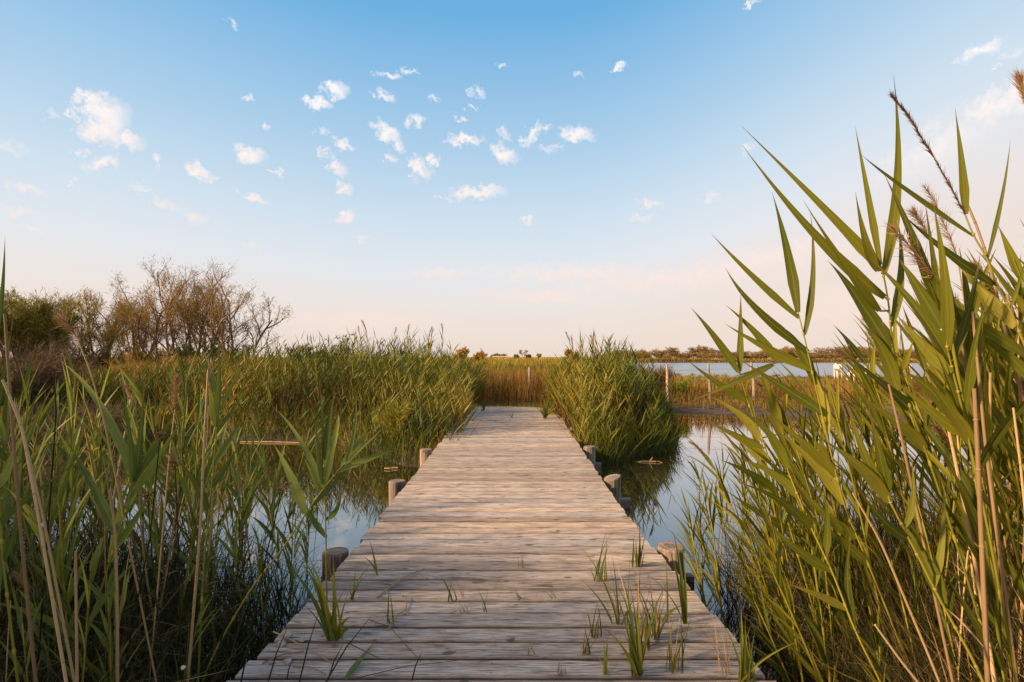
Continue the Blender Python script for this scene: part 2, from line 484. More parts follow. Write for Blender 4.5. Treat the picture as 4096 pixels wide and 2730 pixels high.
def wood_mat(name, ribs, light=(0.62, 0.515, 0.435, 1), mid=(0.42, 0.33, 0.27, 1), dark=(0.10, 0.077, 0.062, 1), axis='X'):
    """Weathered grey timber: grain along one axis, darker cracks, ribbed decking, patches of orange lichen."""
    m, N = mat(name)
    tc = N.n('ShaderNodeTexCoord').outputs['Object']
    at = N.n('ShaderNodeAttribute', attribute_name='rnd').outputs['Fac']
    st = (4.5, 44, 44) if axis == 'X' else (34, 34, 1.1)
    shift = N.n('ShaderNodeCombineXYZ', {0: N.math('MULTIPLY', at, 37.0), 1: 0.0, 2: N.math('MULTIPLY', at, 11.0)}).outputs[0]
    vec = N.vmath('ADD', tc, shift)
    mp = N.n('ShaderNodeMapping', {'Vector': vec, 'Scale': st})
    g1 = N.n('ShaderNodeTexNoise', {'Vector': mp.outputs[0], 'Scale': 1.6, 'Detail': 8.0, 'Roughness': 0.72, 'Distortion': 0.4})
    mp2 = N.n('ShaderNodeMapping', {'Vector': vec, 'Scale': (5.0, 80, 80) if axis == 'X' else (78, 78, 2.0)})
    g2 = N.n('ShaderNodeTexNoise', {'Vector': mp2.outputs[0], 'Scale': 1.3, 'Detail': 4.0, 'Roughness': 0.6})
    blotch = N.n('ShaderNodeTexNoise', {'Vector': N.n('ShaderNodeMapping', {'Vector': vec, 'Scale': (2.6, 5, 5) if axis == 'X' else (4, 4, 1.3)}).outputs[0], 'Scale': 1.5, 'Detail': 4.0})
    col = N.ramp(g1.outputs['Fac'], [(0.30, dark), (0.43, mid), (0.56, light), (0.75, (min(1, light[0] * 1.18), light[1] * 1.2, light[2] * 1.22, 1))])
    crack = N.smooth(g2.outputs['Fac'], 0.36, 0.48, 0.38, 1.06)
    col = N.mix(1.0, col, crack, 'MULTIPLY')
    bl = N.smooth(blotch.outputs['Fac'], 0.32, 0.68, 0.70, 1.1)
    col = N.mix(1.0, col, bl, 'MULTIPLY')
    warm = N.mix(at, (0.92, 0.96, 1.03, 1), (1.09, 1.0, 0.91, 1))
    col = N.mix(1.0, col, warm, 'MULTIPLY')
    br = N.math('ADD', 0.68, N.math('MULTIPLY', N.math('FRACT', N.math('MULTIPLY', at, 7.31)), 0.5))
    col = N.mix(1.0, col, br, 'MULTIPLY')
    kn = N.n('ShaderNodeTexNoise', {'Vector': N.n('ShaderNodeMapping', {'Vector': vec, 'Scale': (7, 16, 16) if axis == 'X' else (16, 16, 7)}).outputs[0], 'Scale': 1.0, 'Detail': 2.0})
    col = N.mix(N.math('MULTIPLY', N.smooth(kn.outputs['Fac'], 0.665, 0.72), 0.75), col, (0.07, 0.05, 0.038, 1))      # knots and damp stains
    # lichen
    ln = N.n('ShaderNodeTexNoise', {'Vector': N.n('ShaderNodeMapping', {'Vector': tc, 'Scale': (3.5, 9, 9)}).outputs[0], 'Scale': 1.0, 'Detail': 6.0, 'Roughness': 0.7})
    sx = N.n('ShaderNodeSeparateXYZ', {0: tc})
    edge = N.smooth(N.math('ABSOLUTE', sx.outputs[0]), 0.55, 1.15, 0.0, 0.085)
    lf = N.smooth(N.math('ADD', ln.outputs['Fac'], edge), 0.70, 0.76)
    col = N.mix(N.math('MULTIPLY', lf, 0.75), col, (0.42, 0.20, 0.03, 1))
    hgt = N.math('ADD', g1.outputs['Fac'], N.math('MULTIPLY', g2.outputs['Fac'], 0.5))
    if ribs:
        uv = N.n('ShaderNodeSeparateXYZ', {0: N.n('ShaderNodeTexCoord').outputs['UV']})
        rb = N.math('SINE', N.math('MULTIPLY', uv.outputs[1], 2 * math.pi * 9))
        rbn = N.smooth(rb, -1.0, -0.2, 0.36, 1.0)
        wear = N.smooth(blotch.outputs['Fac'], 0.38, 0.6, 0.3, 1.0)
        col = N.mix(wear, col, N.mix(1.0, col, rbn, 'MULTIPLY'))
        hgt = N.math('ADD', hgt, N.math('MULTIPLY', rb, 0.35))
        # board edges and sides darkened, painting in the shade of the gaps
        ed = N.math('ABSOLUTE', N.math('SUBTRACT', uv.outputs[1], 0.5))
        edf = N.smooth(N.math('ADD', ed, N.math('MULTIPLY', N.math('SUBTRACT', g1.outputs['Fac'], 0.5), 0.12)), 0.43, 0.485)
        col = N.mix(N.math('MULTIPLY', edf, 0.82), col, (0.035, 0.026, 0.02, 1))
    pb = N.n('ShaderNodeBsdfPrincipled', {'Base Color': col, 'Roughness': 0.72, 'Specular IOR Level': 0.25})
    b = N.n('ShaderNodeBump', {'Strength': 0.55, 'Distance': 0.006, 'Height': hgt})
    m.node_tree.links.new(b.outputs[0], pb.inputs['Normal'])
    finish(N, pb.outputs[0])
    return m


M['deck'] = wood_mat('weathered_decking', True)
M['timber'] = wood_mat('weathered_timber', False, (0.33, 0.255, 0.20, 1), (0.20, 0.15, 0.115, 1), (0.08, 0.06, 0.045, 1), 'Z')
M['beam'] = wood_mat('weathered_beam', False, (0.30, 0.23, 0.18, 1), (0.2, 0.15, 0.115, 1), (0.07, 0.05, 0.04, 1), 'X')
M['fencewood'] = wood_mat('fence_timber', False, (0.50, 0.37, 0.28, 1), (0.36, 0.26, 0.19, 1), (0.14, 0.10, 0.07, 1), 'Z')

# ground and water
m, N = mat('ground')
tc = N.n('ShaderNodeTexCoord').outputs['Object']
sx = N.n('ShaderNodeSeparateXYZ', {0: tc})
n1 = N.n('ShaderNodeTexNoise', {'Vector': tc, 'Scale': 0.11, 'Detail': 8.0, 'Roughness': 0.6})
n2 = N.n('ShaderNodeTexNoise', {'Vector': tc, 'Scale': 3.0, 'Detail': 8.0, 'Roughness': 0.7})
grass = N.ramp(n1.outputs['Fac'], [(0.33, (0.07, 0.055, 0.018, 1)), (0.46, (0.13, 0.10, 0.02, 1)), (0.55, (0.21, 0.17, 0.024, 1)), (0.68, (0.28, 0.19, 0.04, 1))])
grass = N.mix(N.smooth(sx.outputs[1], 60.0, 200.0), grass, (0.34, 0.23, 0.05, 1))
grass = N.mix(1.0, grass, N.smooth(n2.outputs['Fac'], 0.3, 0.7, 0.6, 1.3), 'MULTIPLY')
mud = N.ramp(n2.outputs['Fac'], [(0.3, (0.045, 0.036, 0.032, 1)), (0.7, (0.12, 0.092, 0.078, 1))])
hz = N.math('ADD', sx.outputs[2], N.math('MULTIPLY', N.math('SUBTRACT', n2.outputs['Fac'], 0.5), 0.12))
col = N.mix(N.smooth(hz, -0.34, -0.2), mud, grass)
sand = N.ramp(n2.outputs['Fac'], [(0.3, (0.30, 0.23, 0.18, 1)), (0.7, (0.50, 0.41, 0.34, 1))])
pth = N.n('ShaderNodeAttribute', attribute_name='path').outputs['Fac']
pf = N.smooth(N.math('ADD', pth, N.math('MULTIPLY', N.math('SUBTRACT', n2.outputs['Fac'], 0.5), 0.5)), 0.4, 0.6)
col = N.mix(pf, col, sand)
pb = N.n('ShaderNodeBsdfPrincipled', {'Base Color': col, 'Roughness': 0.9, 'Specular IOR Level': 0.15})
b = N.n('ShaderNodeBump', {'Strength': 0.6, 'Distance': 0.03, 'Height': n2.outputs['Fac']})
m.node_tree.links.new(b.outputs[0], pb.inputs['Normal'])
finish(N, pb.outputs[0])
M['ground'] = m

m, N = mat('pond_water')
tc = N.n('ShaderNodeTexCoord').outputs['Object']
w1 = N.n('ShaderNodeTexNoise', {'Vector': tc, 'Scale': 3.2, 'Detail': 3.0, 'Roughness': 0.5})
w2 = N.n('ShaderNodeTexNoise', {'Vector': tc, 'Scale': 0.35, 'Detail': 2.0})
b = N.n('ShaderNodeBump', {'Strength': 0.05, 'Distance': 0.05, 'Height': N.math('MULTIPLY', w1.outputs['Fac'], w2.outputs['Fac'])})
scum = N.n('ShaderNodeTexNoise', {'Vector': tc, 'Scale': 11.0, 'Detail': 7.0, 'Roughness': 0.7})
area = N.n('ShaderNodeTexNoise', {'Vector': tc, 'Scale': 0.6, 'Detail': 2.0})
sf = N.math('MULTIPLY', N.smooth(scum.outputs['Fac'], 0.575, 0.64), N.smooth(area.outputs['Fac'], 0.47, 0.64))
wcol = N.mix(sf, (0.020, 0.016, 0.006, 1), (0.10, 0.085, 0.03, 1))
sy_ = N.n('ShaderNodeSeparateXYZ', {0: tc})
lakef = N.smooth(sy_.outputs[1], 30.0, 52.0)      # the open lake is ruffled by the wind, the channel is not
rough = N.math('ADD', N.math('ADD', 0.015, N.math('MULTIPLY', sf, 0.5)), N.math('MULTIPLY', lakef, 0.3))
pb = N.n('ShaderNodeBsdfPrincipled', {'Base Color': wcol, 'Roughness': rough, 'IOR': 1.55, 'Coat Weight': 1.0, 'Coat IOR': 1.6, 'Coat Roughness': rough, 'Normal': b.outputs[0]})
finish(N, pb.outputs[0])
M['water'] = m

# ------------------------------------------------------------------ ground, water
WL = -0.45
CHANNEL = np.array([(-1.95, -6), (-1.95, 3.3), (-2.5, 4.5), (-5, 5.0), (-9, 5.3), (-11.5, 7), (-11.5, 11), (-10, 13.4), (-8.2, 13.5), (-6.4, 12.7), (-5.2, 12.35), (-4.3, 12.3),
                    (-3.6, 12.0), (-2.75, 11.1), (-2.35, 10.3), (-1.9, 9.6), (-1.1, 9.4), (1.0, 9.6), (1.45, 9.7), (2.05, 10.5), (2.9, 11.1), (3.4, 12.4), (3.9, 15.5),
                    (4.5, 18.3), (5.4, 18.8), (7, 18.3), (9, 17.6), (13, 16.5), (20, 14), (24, 8), (12, 5), (5, 4.8), (2.5, 4.3), (1.95, 3.2), (1.95, -6)], float)
LAKE = np.array([(9.5, 58), (16, 55), (30, 52), (60, 50), (110, 52), (150, 80), (170, 174), (100, 180), (20, 176), (14, 120), (10, 80)], float)
POND = np.array([(30, 36), (36, 35), (44, 36.5), (45, 40), (37, 42), (31, 40)], float)


def sdist(pts, poly):
    """Signed distance to a polygon, negative inside."""
    x, y = pts[:, 0], pts[:, 1]
    d = np.full(len(pts), 1e9)
    ins = np.zeros(len(pts), bool)
    for i in range(len(poly)):
        a, b_ = poly[i], poly[(i + 1) % len(poly)]
        e = b_ - a
        w = pts - a
        tt = np.clip((w @ e) / (e @ e), 0, 1)
        d = np.minimum(d, np.hypot(w[:, 0] - tt * e[0], w[:, 1] - tt * e[1]))
        c = (a[1] > y) != (b_[1] > y)
        xx = a[0] + (y - a[1]) * e[0] / (e[1] if abs(e[1]) > 1e-9 else 1e-9)
        ins ^= c & (x < xx)
    return np.where(ins, -d, d)


_ph = RNG.random((6, 2)) * 9


def bumps(x, y):
    z = 0
    for i, (fx, fy, a) in enumerate([(.9, .7, .03), (.4, .55, .05), (2.1, 1.9, .015), (.13, .11, .07), (3.3, 2.7, .01), (.05, .06, .08)]):
        z = z + a * np.sin(fx * x + _ph[i, 0] + 1.3 * np.sin(fy * y * .7 + _ph[i, 1])) * np.cos(fy * y + _ph[i, 1])
    return z


def land(x, y):
    pts = np.stack([np.ravel(x), np.ravel(y)], 1)
    d = np.minimum(np.minimum(sdist(pts, CHANNEL), sdist(pts, LAKE) * 0.6), sdist(pts, POND))
    x_, y_ = pts[:, 0], pts[:, 1]
    rise = np.where(y_ < 7, 0.16, 0.38)
    w = np.clip(d / np.where(y_ > 16.5, 2.6, 1.3), 0, 1)
    out = WL + 0.02 + rise * w * w * (3 - 2 * w) + bumps(x_, y_) * np.clip(d / 2, 0, 1)
    inn = WL + 0.02 - 0.6 * np.clip(-d / 1.2, 0, 1)
    z = np.where(d > 0, out, inn)
    pw = np.clip(1.6 - np.abs((x_ + 0.1) / 0.95) ** 4, 0, 1) * np.clip((y_ - 10.6) / 1.2, 0, 1) * np.clip((17.4 - y_) / 1.0, 0, 1)
    pz = -0.055 + 0.3 * bumps(x_, y_)
    pz = np.where(y_ < 13.75, -0.16, pz)
    z = np.where(d > 0, z * (1 - pw) + pz * pw, z)
    far = np.clip((y_ - 180) / 60, 0, 1)
    low = np.clip((x_ - .14 * y_) / (.06 * y_ + 1), 0, 1) * np.clip((y_ - 23) / 6, 0, 1) * np.clip((60 - y_) / 3, 0, 1)
    z = np.where(d > 0, z * (1 - low) + (WL + .06) * low, z)
    z = z + 0.12 * far
    return z


def axis(neg, a, b_, step, far, g=1.16):
    mid = np.arange(a, b_ + 1e-6, step)
    up, s_, v = [], step, b_
    while v < far:
        s_ *= g
        v += s_
        up.append(v)
    dn, s_, v = [], step, a
    while v > neg:
        s_ *= g
        v -= s_
        dn.append(v)
    return np.array(dn[::-1] + list(mid) + up)


gx = axis(-3500, -13, 14, 0.2, 3500)
gy = axis(-60, -4, 24, 0.2, 5000)
GX, GY = np.meshgrid(gx, gy)
GZ = land(GX, GY).reshape(GX.shape)
ids = np.arange(GX.size).reshape(GX.shape)
gf = np.stack([ids[:-1, :-1], ids[:-1, 1:], ids[1:, 1:], ids[1:, :-1]], -1).reshape(-1, 4)
mb = MB()
mb.add(np.stack([GX, GY, GZ], -1), gf)
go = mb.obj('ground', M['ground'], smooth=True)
tag(go, 'marshy ground with muddy shores around the water', kind='structure')
pa = go.data.attributes.new('path', 'FLOAT', 'POINT')
pwv = np.clip(1.5 - np.abs((GX + 0.15) / 0.95) ** 4, 0, 1) * np.clip((GY - 11.5) / .5, 0, 1) * np.clip((16.9 - GY) / 0.6, 0, 1)
pa.data.foreach_set('value', pwv.astype(np.float32).ravel())
mb = MB()
mb.add([(-220, -40, WL), (260, -40, WL), (260, 200, WL), (-220, 200, WL)], [(0, 1, 2, 3)])
wo_ = mb.obj('water', M['water'])
tag(wo_, 'still dark pond water mirroring the sky', kind='structure')

# ------------------------------------------------------------------ boardwalk
DL = np.array([(-3.0, -1.25), (2.4, -1.24), (2.7, -1.20), (4.0, -1.162), (6.2, -1.18), (9.5, -1.21), (13.7, -1.255)])
DR = np.array([(-3.0, 1.12), (2.4, 1.12), (2.7, 1.11), (4.2, 1.017), (5.5, .998), (9.5, 1.04), (13.7, 1.105)])
PITCH = 0.1556
deck = empty('boardwalk', (0, 6, -0.02), 'weathered grey timber boardwalk crossing the pond water towards the sandy path', 'boardwalk')
mb = MB()
y = -2.2
rp = random.Random(3)
while y < 13.6:
    xl = np.interp(y + .07, DL[:, 0], DL[:, 1]) + rp.gauss(0, .007)
    xr = np.interp(y + .07, DR[:, 0], DR[:, 1]) + rp.gauss(0, .007)
    gap = max(0.014, rp.gauss(0.0175, 0.003))
    th, nx = 0.045, 16
    xs = np.linspace(xl, xr, nx + 1)
    zt = rp.gauss(0, .0007)
    tl = rp.gauss(0, .0006)
    sk = rp.gauss(0, .002)
    wavf = np.array([rp.gauss(0, .0013) for _ in xs])
    wavb = np.array([rp.gauss(0, .0013) for _ in xs])
    if rp.random() < .12:
        i = rp.randrange(3, nx - 2)
        wavf[i] += .005
    sag = 0.001 * np.sin((xs - xl) / (xr - xl) * math.pi * rp.choice((1, 2)) + rp.random())
    y0, y1 = y + gap / 2, y + PITCH - gap / 2
    be = 0.008
    secs = []
    for i, x in enumerate(xs):
        ya, yb = y0 + wavf[i] + sk * (x), y1 - wavb[i] + sk * x
        z = zt + tl * x + sag[i]
        secs.append([(x, ya, z - th), (x, ya, z - be), (x, ya + be, z), (x, yb - be, z), (x, yb, z - be), (x, yb, z - th)])
    V = np.array(secs)
    idn = np.arange(V.shape[0] * 6).reshape(-1, 6)
    f = []
    for i in range(nx):
        for j in range(5):
            f.append((idn[i, j], idn[i + 1, j], idn[i + 1, j + 1], idn[i, j + 1]))
        f.append((idn[i, 5], idn[i + 1, 5], idn[i + 1, 0], idn[i, 0]))
    f.append((idn[0, 0], idn[0, 1], idn[0, 4], idn[0, 5]))
    f.append((idn[0, 1], idn[0, 2], idn[0, 3], idn[0, 4]))
    f.append((idn[-1, 5], idn[-1, 4], idn[-1, 1], idn[-1, 0]))
    f.append((idn[-1, 4], idn[-1, 3], idn[-1, 2], idn[-1, 1]))
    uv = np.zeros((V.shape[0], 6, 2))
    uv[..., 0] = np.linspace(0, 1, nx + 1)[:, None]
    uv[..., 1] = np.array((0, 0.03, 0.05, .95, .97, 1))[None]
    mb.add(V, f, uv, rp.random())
    y += PITCH
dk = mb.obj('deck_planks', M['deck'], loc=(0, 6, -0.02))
dk.parent = deck
dk.location = (0, 0, 0)


def part(mb_, name, mt, root, smooth=False):
    """Part of a root: coordinates given in world space."""
    o = mb_.obj(name, mt, parent=root, smooth=smooth, loc=root.location)
    return o


mb = MB()
y = -2.2
a_ = np.linspace(0, 2 * math.pi, 7)[:-1]
while y < 13.6:
    for xb in (-0.95, -0.1, 0.8):
        for fy in (.27, .73):
            cx_, cy_ = xb + rp.gauss(0, .008), y + PITCH * fy + rp.gauss(0, .004)
            mb.add(np.stack([cx_ + .0042 * np.cos(a_), cy_ + .0042 * np.sin(a_), np.full(6, .0032)], 1), [(0, 1, 2, 3), (0, 3, 4, 5)], None, rp.random())
    y += PITCH
part(mb, 'nail_heads', M['wire'], deck)
for xb in (-0.95, -0.1, 0.8):
    mb = MB()
    box(mb, (xb - .04, -2.2, -.225), (xb + .04, 13.55, -.052), rp.random())
    part(mb, 'bearer', M['beam'], deck)


def post(px, d, top, r, chamfer=0.0, tilt=0.0):
    x0 = px
    mb_ = MB()
    n = 20
    a = np.linspace(0, 2 * math.pi, n, endpoint=False)
    lobes = 1 + .02 * np.sin(3 * a + d) + .012 * np.sin(7 * a + 2 * d)
    zs = [-1.3, -.6, -.2, top - .012, top]
    rs = [r * 1.02, r * 1.0, r, r, r * .94]
    rings = []
    for z, rr in zip(zs, rs):
        zz = np.full(n, z)
        if z > top - .05:
            zz = z + chamfer * np.cos(a - tilt) * r
        rings.append(np.stack([x0 + rr * lobes * np.cos(a), d + rr * lobes * np.sin(a), zz], 1))
    rings.append(np.stack([x0 + .5 * r * np.cos(a), d + .5 * r * np.sin(a), top + .002 + chamfer * np.cos(a - tilt) * r * .5], 1))
    V = np.concatenate(rings)
    ids_ = np.arange(len(V)).reshape(-1, n)
    f_ = np.stack([ids_[:-1], np.roll(ids_, -1, 1)[:-1], np.roll(ids_, -1, 1)[1:], ids_[1:]], -1).reshape(-1, 4)
    mb_.add(V, f_, None, random.random())
    k_ = ids_[-1]
    mb_.add(V[k_], [(0, i, i + 1, i + 2) for i in range(1, n - 2, 2)], None, .3)
    return mb_


POSTS = [(-1.285, 4.08, .0, 0.0920, 0, 0), (-1.312, 6.34, .012, 0.0920, 0, 0), (-1.325, 8.5, .012, 0.0883, 0, 0), (-1.355, 10.75, .012, 0.0902, 0, 0),
         (1.150, 4.15, .012, 0.0966, .06, 2.0), (1.132, 6.5, .02, 0.0957, .22, 0.4), (1.160, 8.7, .025, 0.0920, .04, 0), (1.180, 11.0, .025, 0.0902, 0, 0)]
for (x, d, top, r, ch, tl) in POSTS:
    o = part(post(x, d, top, r, ch, tl), 'post', M['timber'], deck, False)
for d in (4.08, 6.36, 8.55, 10.85):
    mb = MB()
    box(mb, (-1.43, d + .105, -.40), (1.335, d + .185, -.228), rp.random())
    part(mb, 'crossbeam', M['beam'], deck)

# ------------------------------------------------------------------ reeds: builders
def stem_curve(base, top, bow, n=10):
    t = np.linspace(0, 1, n)[:, None]
    mid = (np.asarray(base) + np.asarray(top)) / 2 + np.asarray(bow)
    return (1 - t) ** 2 * base + 2 * t * (1 - t) * mid + t * t * top


def plume(mb, pts, spread, n=160, ln=0.05, w=0.004, droop=(0, 0, 0)):
    """A feathery seed head along a curve."""
    pts = np.asarray(pts)
    i = RNG.random(n) ** 0.9 * (len(pts) - 1.001)
    k_ = i.astype(int)
    fr = (i - k_)[:, None]
    b = pts[k_] * (1 - fr) + pts[k_ + 1] * fr
    ax = norm(pts[-1] - pts[0])
    d = norm(ax * 1.0 + RNG.normal(size=(n, 3)) * spread + np.asarray(droop))
    tt = i / (len(pts) - 1)
    prof = (0.35 + 0.65 * np.sin(np.clip(tt, 0, 1) * math.pi * .85 + .35))
    blades(mb, b, d, ln * (0.5 + RNG.random(n)) * prof, np.full(n, w), RNG.normal(size=(n, 3)) * ln * .15, 2)
    tube(mb, pts, np.linspace(.0022, .0008, len(pts)), 4, .4, False)


def reed_variant(rg, h, nl, ll, lw, sweep, matl='reed', plumed=False, lean=0.2):
    """stem and foliage meshes of one generated reed standing at the origin."""
    top = np.array((sweep * lean * h * (0.8 + .4 * rg.random()), rg.normal() * .05 * h, h))
    c = stem_curve(np.zeros(3), top, np.array((-sweep * lean * h * .12, 0, .03 * h)), 12)
    ms, mf = MB(), MB()
    tube(ms, c, np.linspace(.0052, .0022, 12), 6, rg.random(), False)
    side = 1
    for i in range(nl):
        t = 0.28 + 0.72 * (i + .5 * rg.random()) / nl
        k_ = t * 11
        j = min(10, int(k_))
        b = c[j] + (c[j + 1] - c[j]) * (k_ - j)
        ax = norm(c[j + 1] - c[j])
        side = -side
        out = np.array((sweep * (0.75 + .5 * rg.random()) if rg.random() < .66 else -sweep * .6 * rg.random(), rg.normal() * .55, 0)) + np.array((0, side * .35, 0))
        ang_ = 0.18 + .42 * rg.random() - (.2 if t > .9 else 0)
        d = norm(ax * math.cos(ang_) + norm(out) * math.sin(ang_))
        L = ll * (0.65 + .6 * rg.random()) * (0.75 + .5 * math.sin(t * math.pi))
        p2 = b + d * L + np.array((0, 0, -L * L * (.05 + .4 * rg.random() ** 3)))
        p1 = b + norm(ax * .5 + d) * L * .5
        leaf(mf, b, p1, p2, lw * (.7 + .55 * rg.random()), side=norm(np.array((rg.normal() * .5, 1, rg.normal() * .3))),
             roll=rg.normal() * .45, twist=rg.normal() * .6, n=10, r=rg.random())
        # sheath
        tube(ms, np.stack([c[max(0, j - 1)], b]), np.array((.0058, .0048)), 5, rg.random(), False)
    m1, m2 = ms.mesh('stem', M['stem'], True), mf.mesh('foliage', M[matl], False)
    m3 = None
    if plumed:
        mp_ = MB()
        dirp = norm(top - c[-3])
        pc = stem_curve(top, top + dirp * .24 + np.array((sweep * .10, 0, -.04)), np.array((0, 0, .02)), 8)
        plume(mp_, pc, .35, 220, .06, .0035, (sweep * .2, 0, -.1))
        m3 = mp_.mesh('seed_head', M['plume'])
    return m1, m2, m3


def reed_proto(name, meshes, label, group):
    root = empty(name, (0, 0, 0), label, 'reed', group)
    for nm, me in zip(('stem', 'foliage', 'seed_head'), meshes):
        if me is not None:
            o = bpy.data.objects.new(nm, me)
            COL.objects.link(o)
            o.parent = root
    return root


class Placer:
    """First use moves the prototype itself, later uses copy it."""
    def __init__(s, protos):
        s.p, s.used = protos, set()

    def put(s, i, loc, rz=0, sc=1.0, tilt=(0, 0)):
        i %= len(s.p)
        if i in s.used:
            return dup(s.p[i], loc, rz, sc, tilt=tilt)
        s.used.add(i)
        r = s.p[i]
        r.location, r.rotation_euler, r.scale = loc, (tilt[0], tilt[1], rz), (sc,) * 3
        return r

    def drop_unused(s):
        for i, r in enumerate(s.p):
            if i not in s.used:
                for c in list(r.children):
                    bpy.data.objects.remove(c)
                bpy.data.objects.remove(r)


def rooted(pts, d):
    """Photo pixels of a traced stem, carried on down to the water or mud if its foot is hidden."""
    b = P(*pts[0], d)
    if b[2] <= WL:
        return pts
    dz = b[2] - WL
    n_ = P(*pts[1], d)
    sl_ = np.clip((b[0] - n_[0]) / max(n_[2] - b[2], .05), -.35, .35)
    px = (b[0] + sl_ * dz) / d * F + CX
    py = CY + (HC - WL) / d * F
    return [(px, py)] + list(pts)


def hero(name, label, d, stem, leaves, matl='reed', group=None, cat='reed', stem_mat='stem', rad=.0052, tilt_d=0.0, plume_pts=None, plume_mat='plume_dark', plume_w=.14):
    """A reed traced from the photo: stem and leaves given in photo pixels, set at distance d."""
    rg = np.random.default_rng(abs(hash(label)) % 9999 if False else sum(ord(ch) for ch in label))
    stem = rooted(stem, d)
    base = P(*stem[0], d)
    root = empty(name, base, label, cat, group)
    pts = np.array([P(x, y_, d + tilt_d * i / max(1, len(stem) - 1)) for i, (x, y_) in enumerate(stem)])
    # smooth the stem
    t = np.linspace(0, len(pts) - 1, 4 * len(pts))
    sm = np.stack([np.interp(t, np.arange(len(pts)), pts[:, k_]) for k_ in range(3)], 1)
    for _ in range(3):
        sm[1:-1] = (sm[:-2] + 2 * sm[1:-1] + sm[2:]) / 4
    mb_ = MB()
    tube(mb_, sm, np.linspace(rad, rad * .5, len(sm)), 8, rg.random())
    for j in range(3, len(sm) - 2, 4):
        tube(mb_, np.stack([sm[j] - (sm[j] - sm[j - 1]) * .2, sm[j], sm[j] + (sm[j + 1] - sm[j]) * .2]), np.array((rad * .9, rad * 1.22, rad * .9)), 8, 1.0, False)
    part(mb_, 'stem', M[stem_mat], root, True)
    for lf in leaves:
        (bx, by), via, (tx, ty), w = lf[:4]
        ddt = rg.normal() * .06 if len(lf) < 5 else lf[4]
        j = np.argmin(np.linalg.norm(sm - P(bx, by, d), axis=1))
        dd = sm[j][1]
        p0, p2 = P(bx, by, dd), P(tx, ty, dd + ddt)
        if via is None:
            via = ((bx + tx) / 2 + rg.normal() * 10, (by + ty) / 2 + rg.normal() * 8)
        pv = P(via[0], via[1], dd + ddt * .5)
        p1 = 2 * pv - .5 * (p0 + p2)
        mb_ = MB()
        roll = rg.normal() * .22
        if np.linalg.norm(sm[j] - p0) > .004:
            tube(mb_, np.stack([sm[j], p0]), np.array((rad * .7, rad * .6)), 6, .7, False)
        leaf(mb_, p0, p1, p2, 1.0 * w / F * dd, roll=roll, twist=rg.normal() * .35 - roll, n=20, r=rg.random(), fold=.16)
        part(mb_, 'leaf', M[matl], root, True)
    if plume_pts:
        pp = np.array([P(x, y_, d + tilt_d) for x, y_ in plume_pts])
        mb_ = MB()
        plume(mb_, pp, plume_w, 420, .04, .003)
        part(mb_, 'seed_head', M[plume_mat], root)
    return root


# ---- traced reeds, right of the boardwalk
hero('reed', 'tall reed with one broad upright leaf rising above the clump right of the boardwalk', 2.15,
     [(3990, 2730), (3880, 2350), (3770, 2000), (3667, 1699), (3596, 1510), (3570, 1408), (3563, 1306), (3555, 1214), (3535, 1102), (3519, 1060)],
     [((3535, 1098), (3590, 720), (3574, 300), 42), ((3519, 1076), (3330, 868), (2965, 504), 42), ((3540, 1191), (3270, 950), (2970, 582), 46),
      ((3519, 1245), (3400, 1090), (3213, 803), 36), ((3566, 1306), (3604, 1090), (3590, 876), 34), ((3512, 1085), (3462, 960), (3422, 769), 38),
      ((3522, 1060), (3470, 770), (3420, 504), 27), ((3568, 1408), (3430, 1190), (3310, 1043), 56), ((3590, 1566), (3530, 1400), (3440, 1290), 52),
      ((3600, 1490), (3630, 1430), (3654, 1355), 26), ((3640, 1640), (3560, 1560), (3330, 1380), 50), ((3700, 1800), (3600, 1700), (3400, 1560), 52)])
hero('reed', 'leaning reed with a dark purple closed seed head at the right edge of the clump', 2.05,
     [(4330, 2300), (4220, 1800), (4150, 1500), (4096, 1377), (4045, 1245), (3988, 1143), (3948, 1031), (3894, 945), (3861, 861)],
     [((3864, 858), (3848, 660), (3820, 433), 32), ((3894, 945), (3610, 748), (3448, 622), 21), ((3950, 1035), (4009, 785), (4042, 555), 17),
      ((3978, 1140), (3790, 1010), (3601, 851), 36), ((4060, 1311), (3935, 1170), (3815, 1043), 50), ((4040, 1237), (4080, 1120), (4112, 1000), 14),
      ((4120, 1430), (3900, 1290), (3640, 1120), 46), ((4170, 1560), (4000, 1400), (3800, 1270), 46)],
     plume_pts=[(3861, 861), (3810, 760), (3739, 637), (3690, 560), (3647, 484), (3596, 422), (3565, 382)], plume_w=.06)
hero('reed', 'reed with a wide vertical leaf between the dry canes in the clump', 2.0,
     [(4060, 2700), (3960, 2150), (3871, 1740), (3841, 1602), (3810, 1480), (3790, 1403), (3775, 1280)],
     [((3790, 1403), (3780, 1120), (3729, 795), 46), ((3767, 1265), (3655, 960), (3537, 698), 42), ((3769, 1314), (3670, 1150), (3596, 1036), 50),
      ((3760, 1253), (3735, 1050), (3698, 795), 27), ((3800, 1495), (3690, 1380), (3586, 1258), 54), ((3851, 1709), (3730, 1570), (3616, 1485), 56),
      ((3902, 1796), (3800, 1640), (3690, 1500), 52), ((3815, 1440), (3880, 1220), (3922, 1010), 32), ((3845, 1610), (3900, 1480), (3935, 1250), 28),
      ((3870, 1740), (3740, 1660), (3560, 1500), 48)])
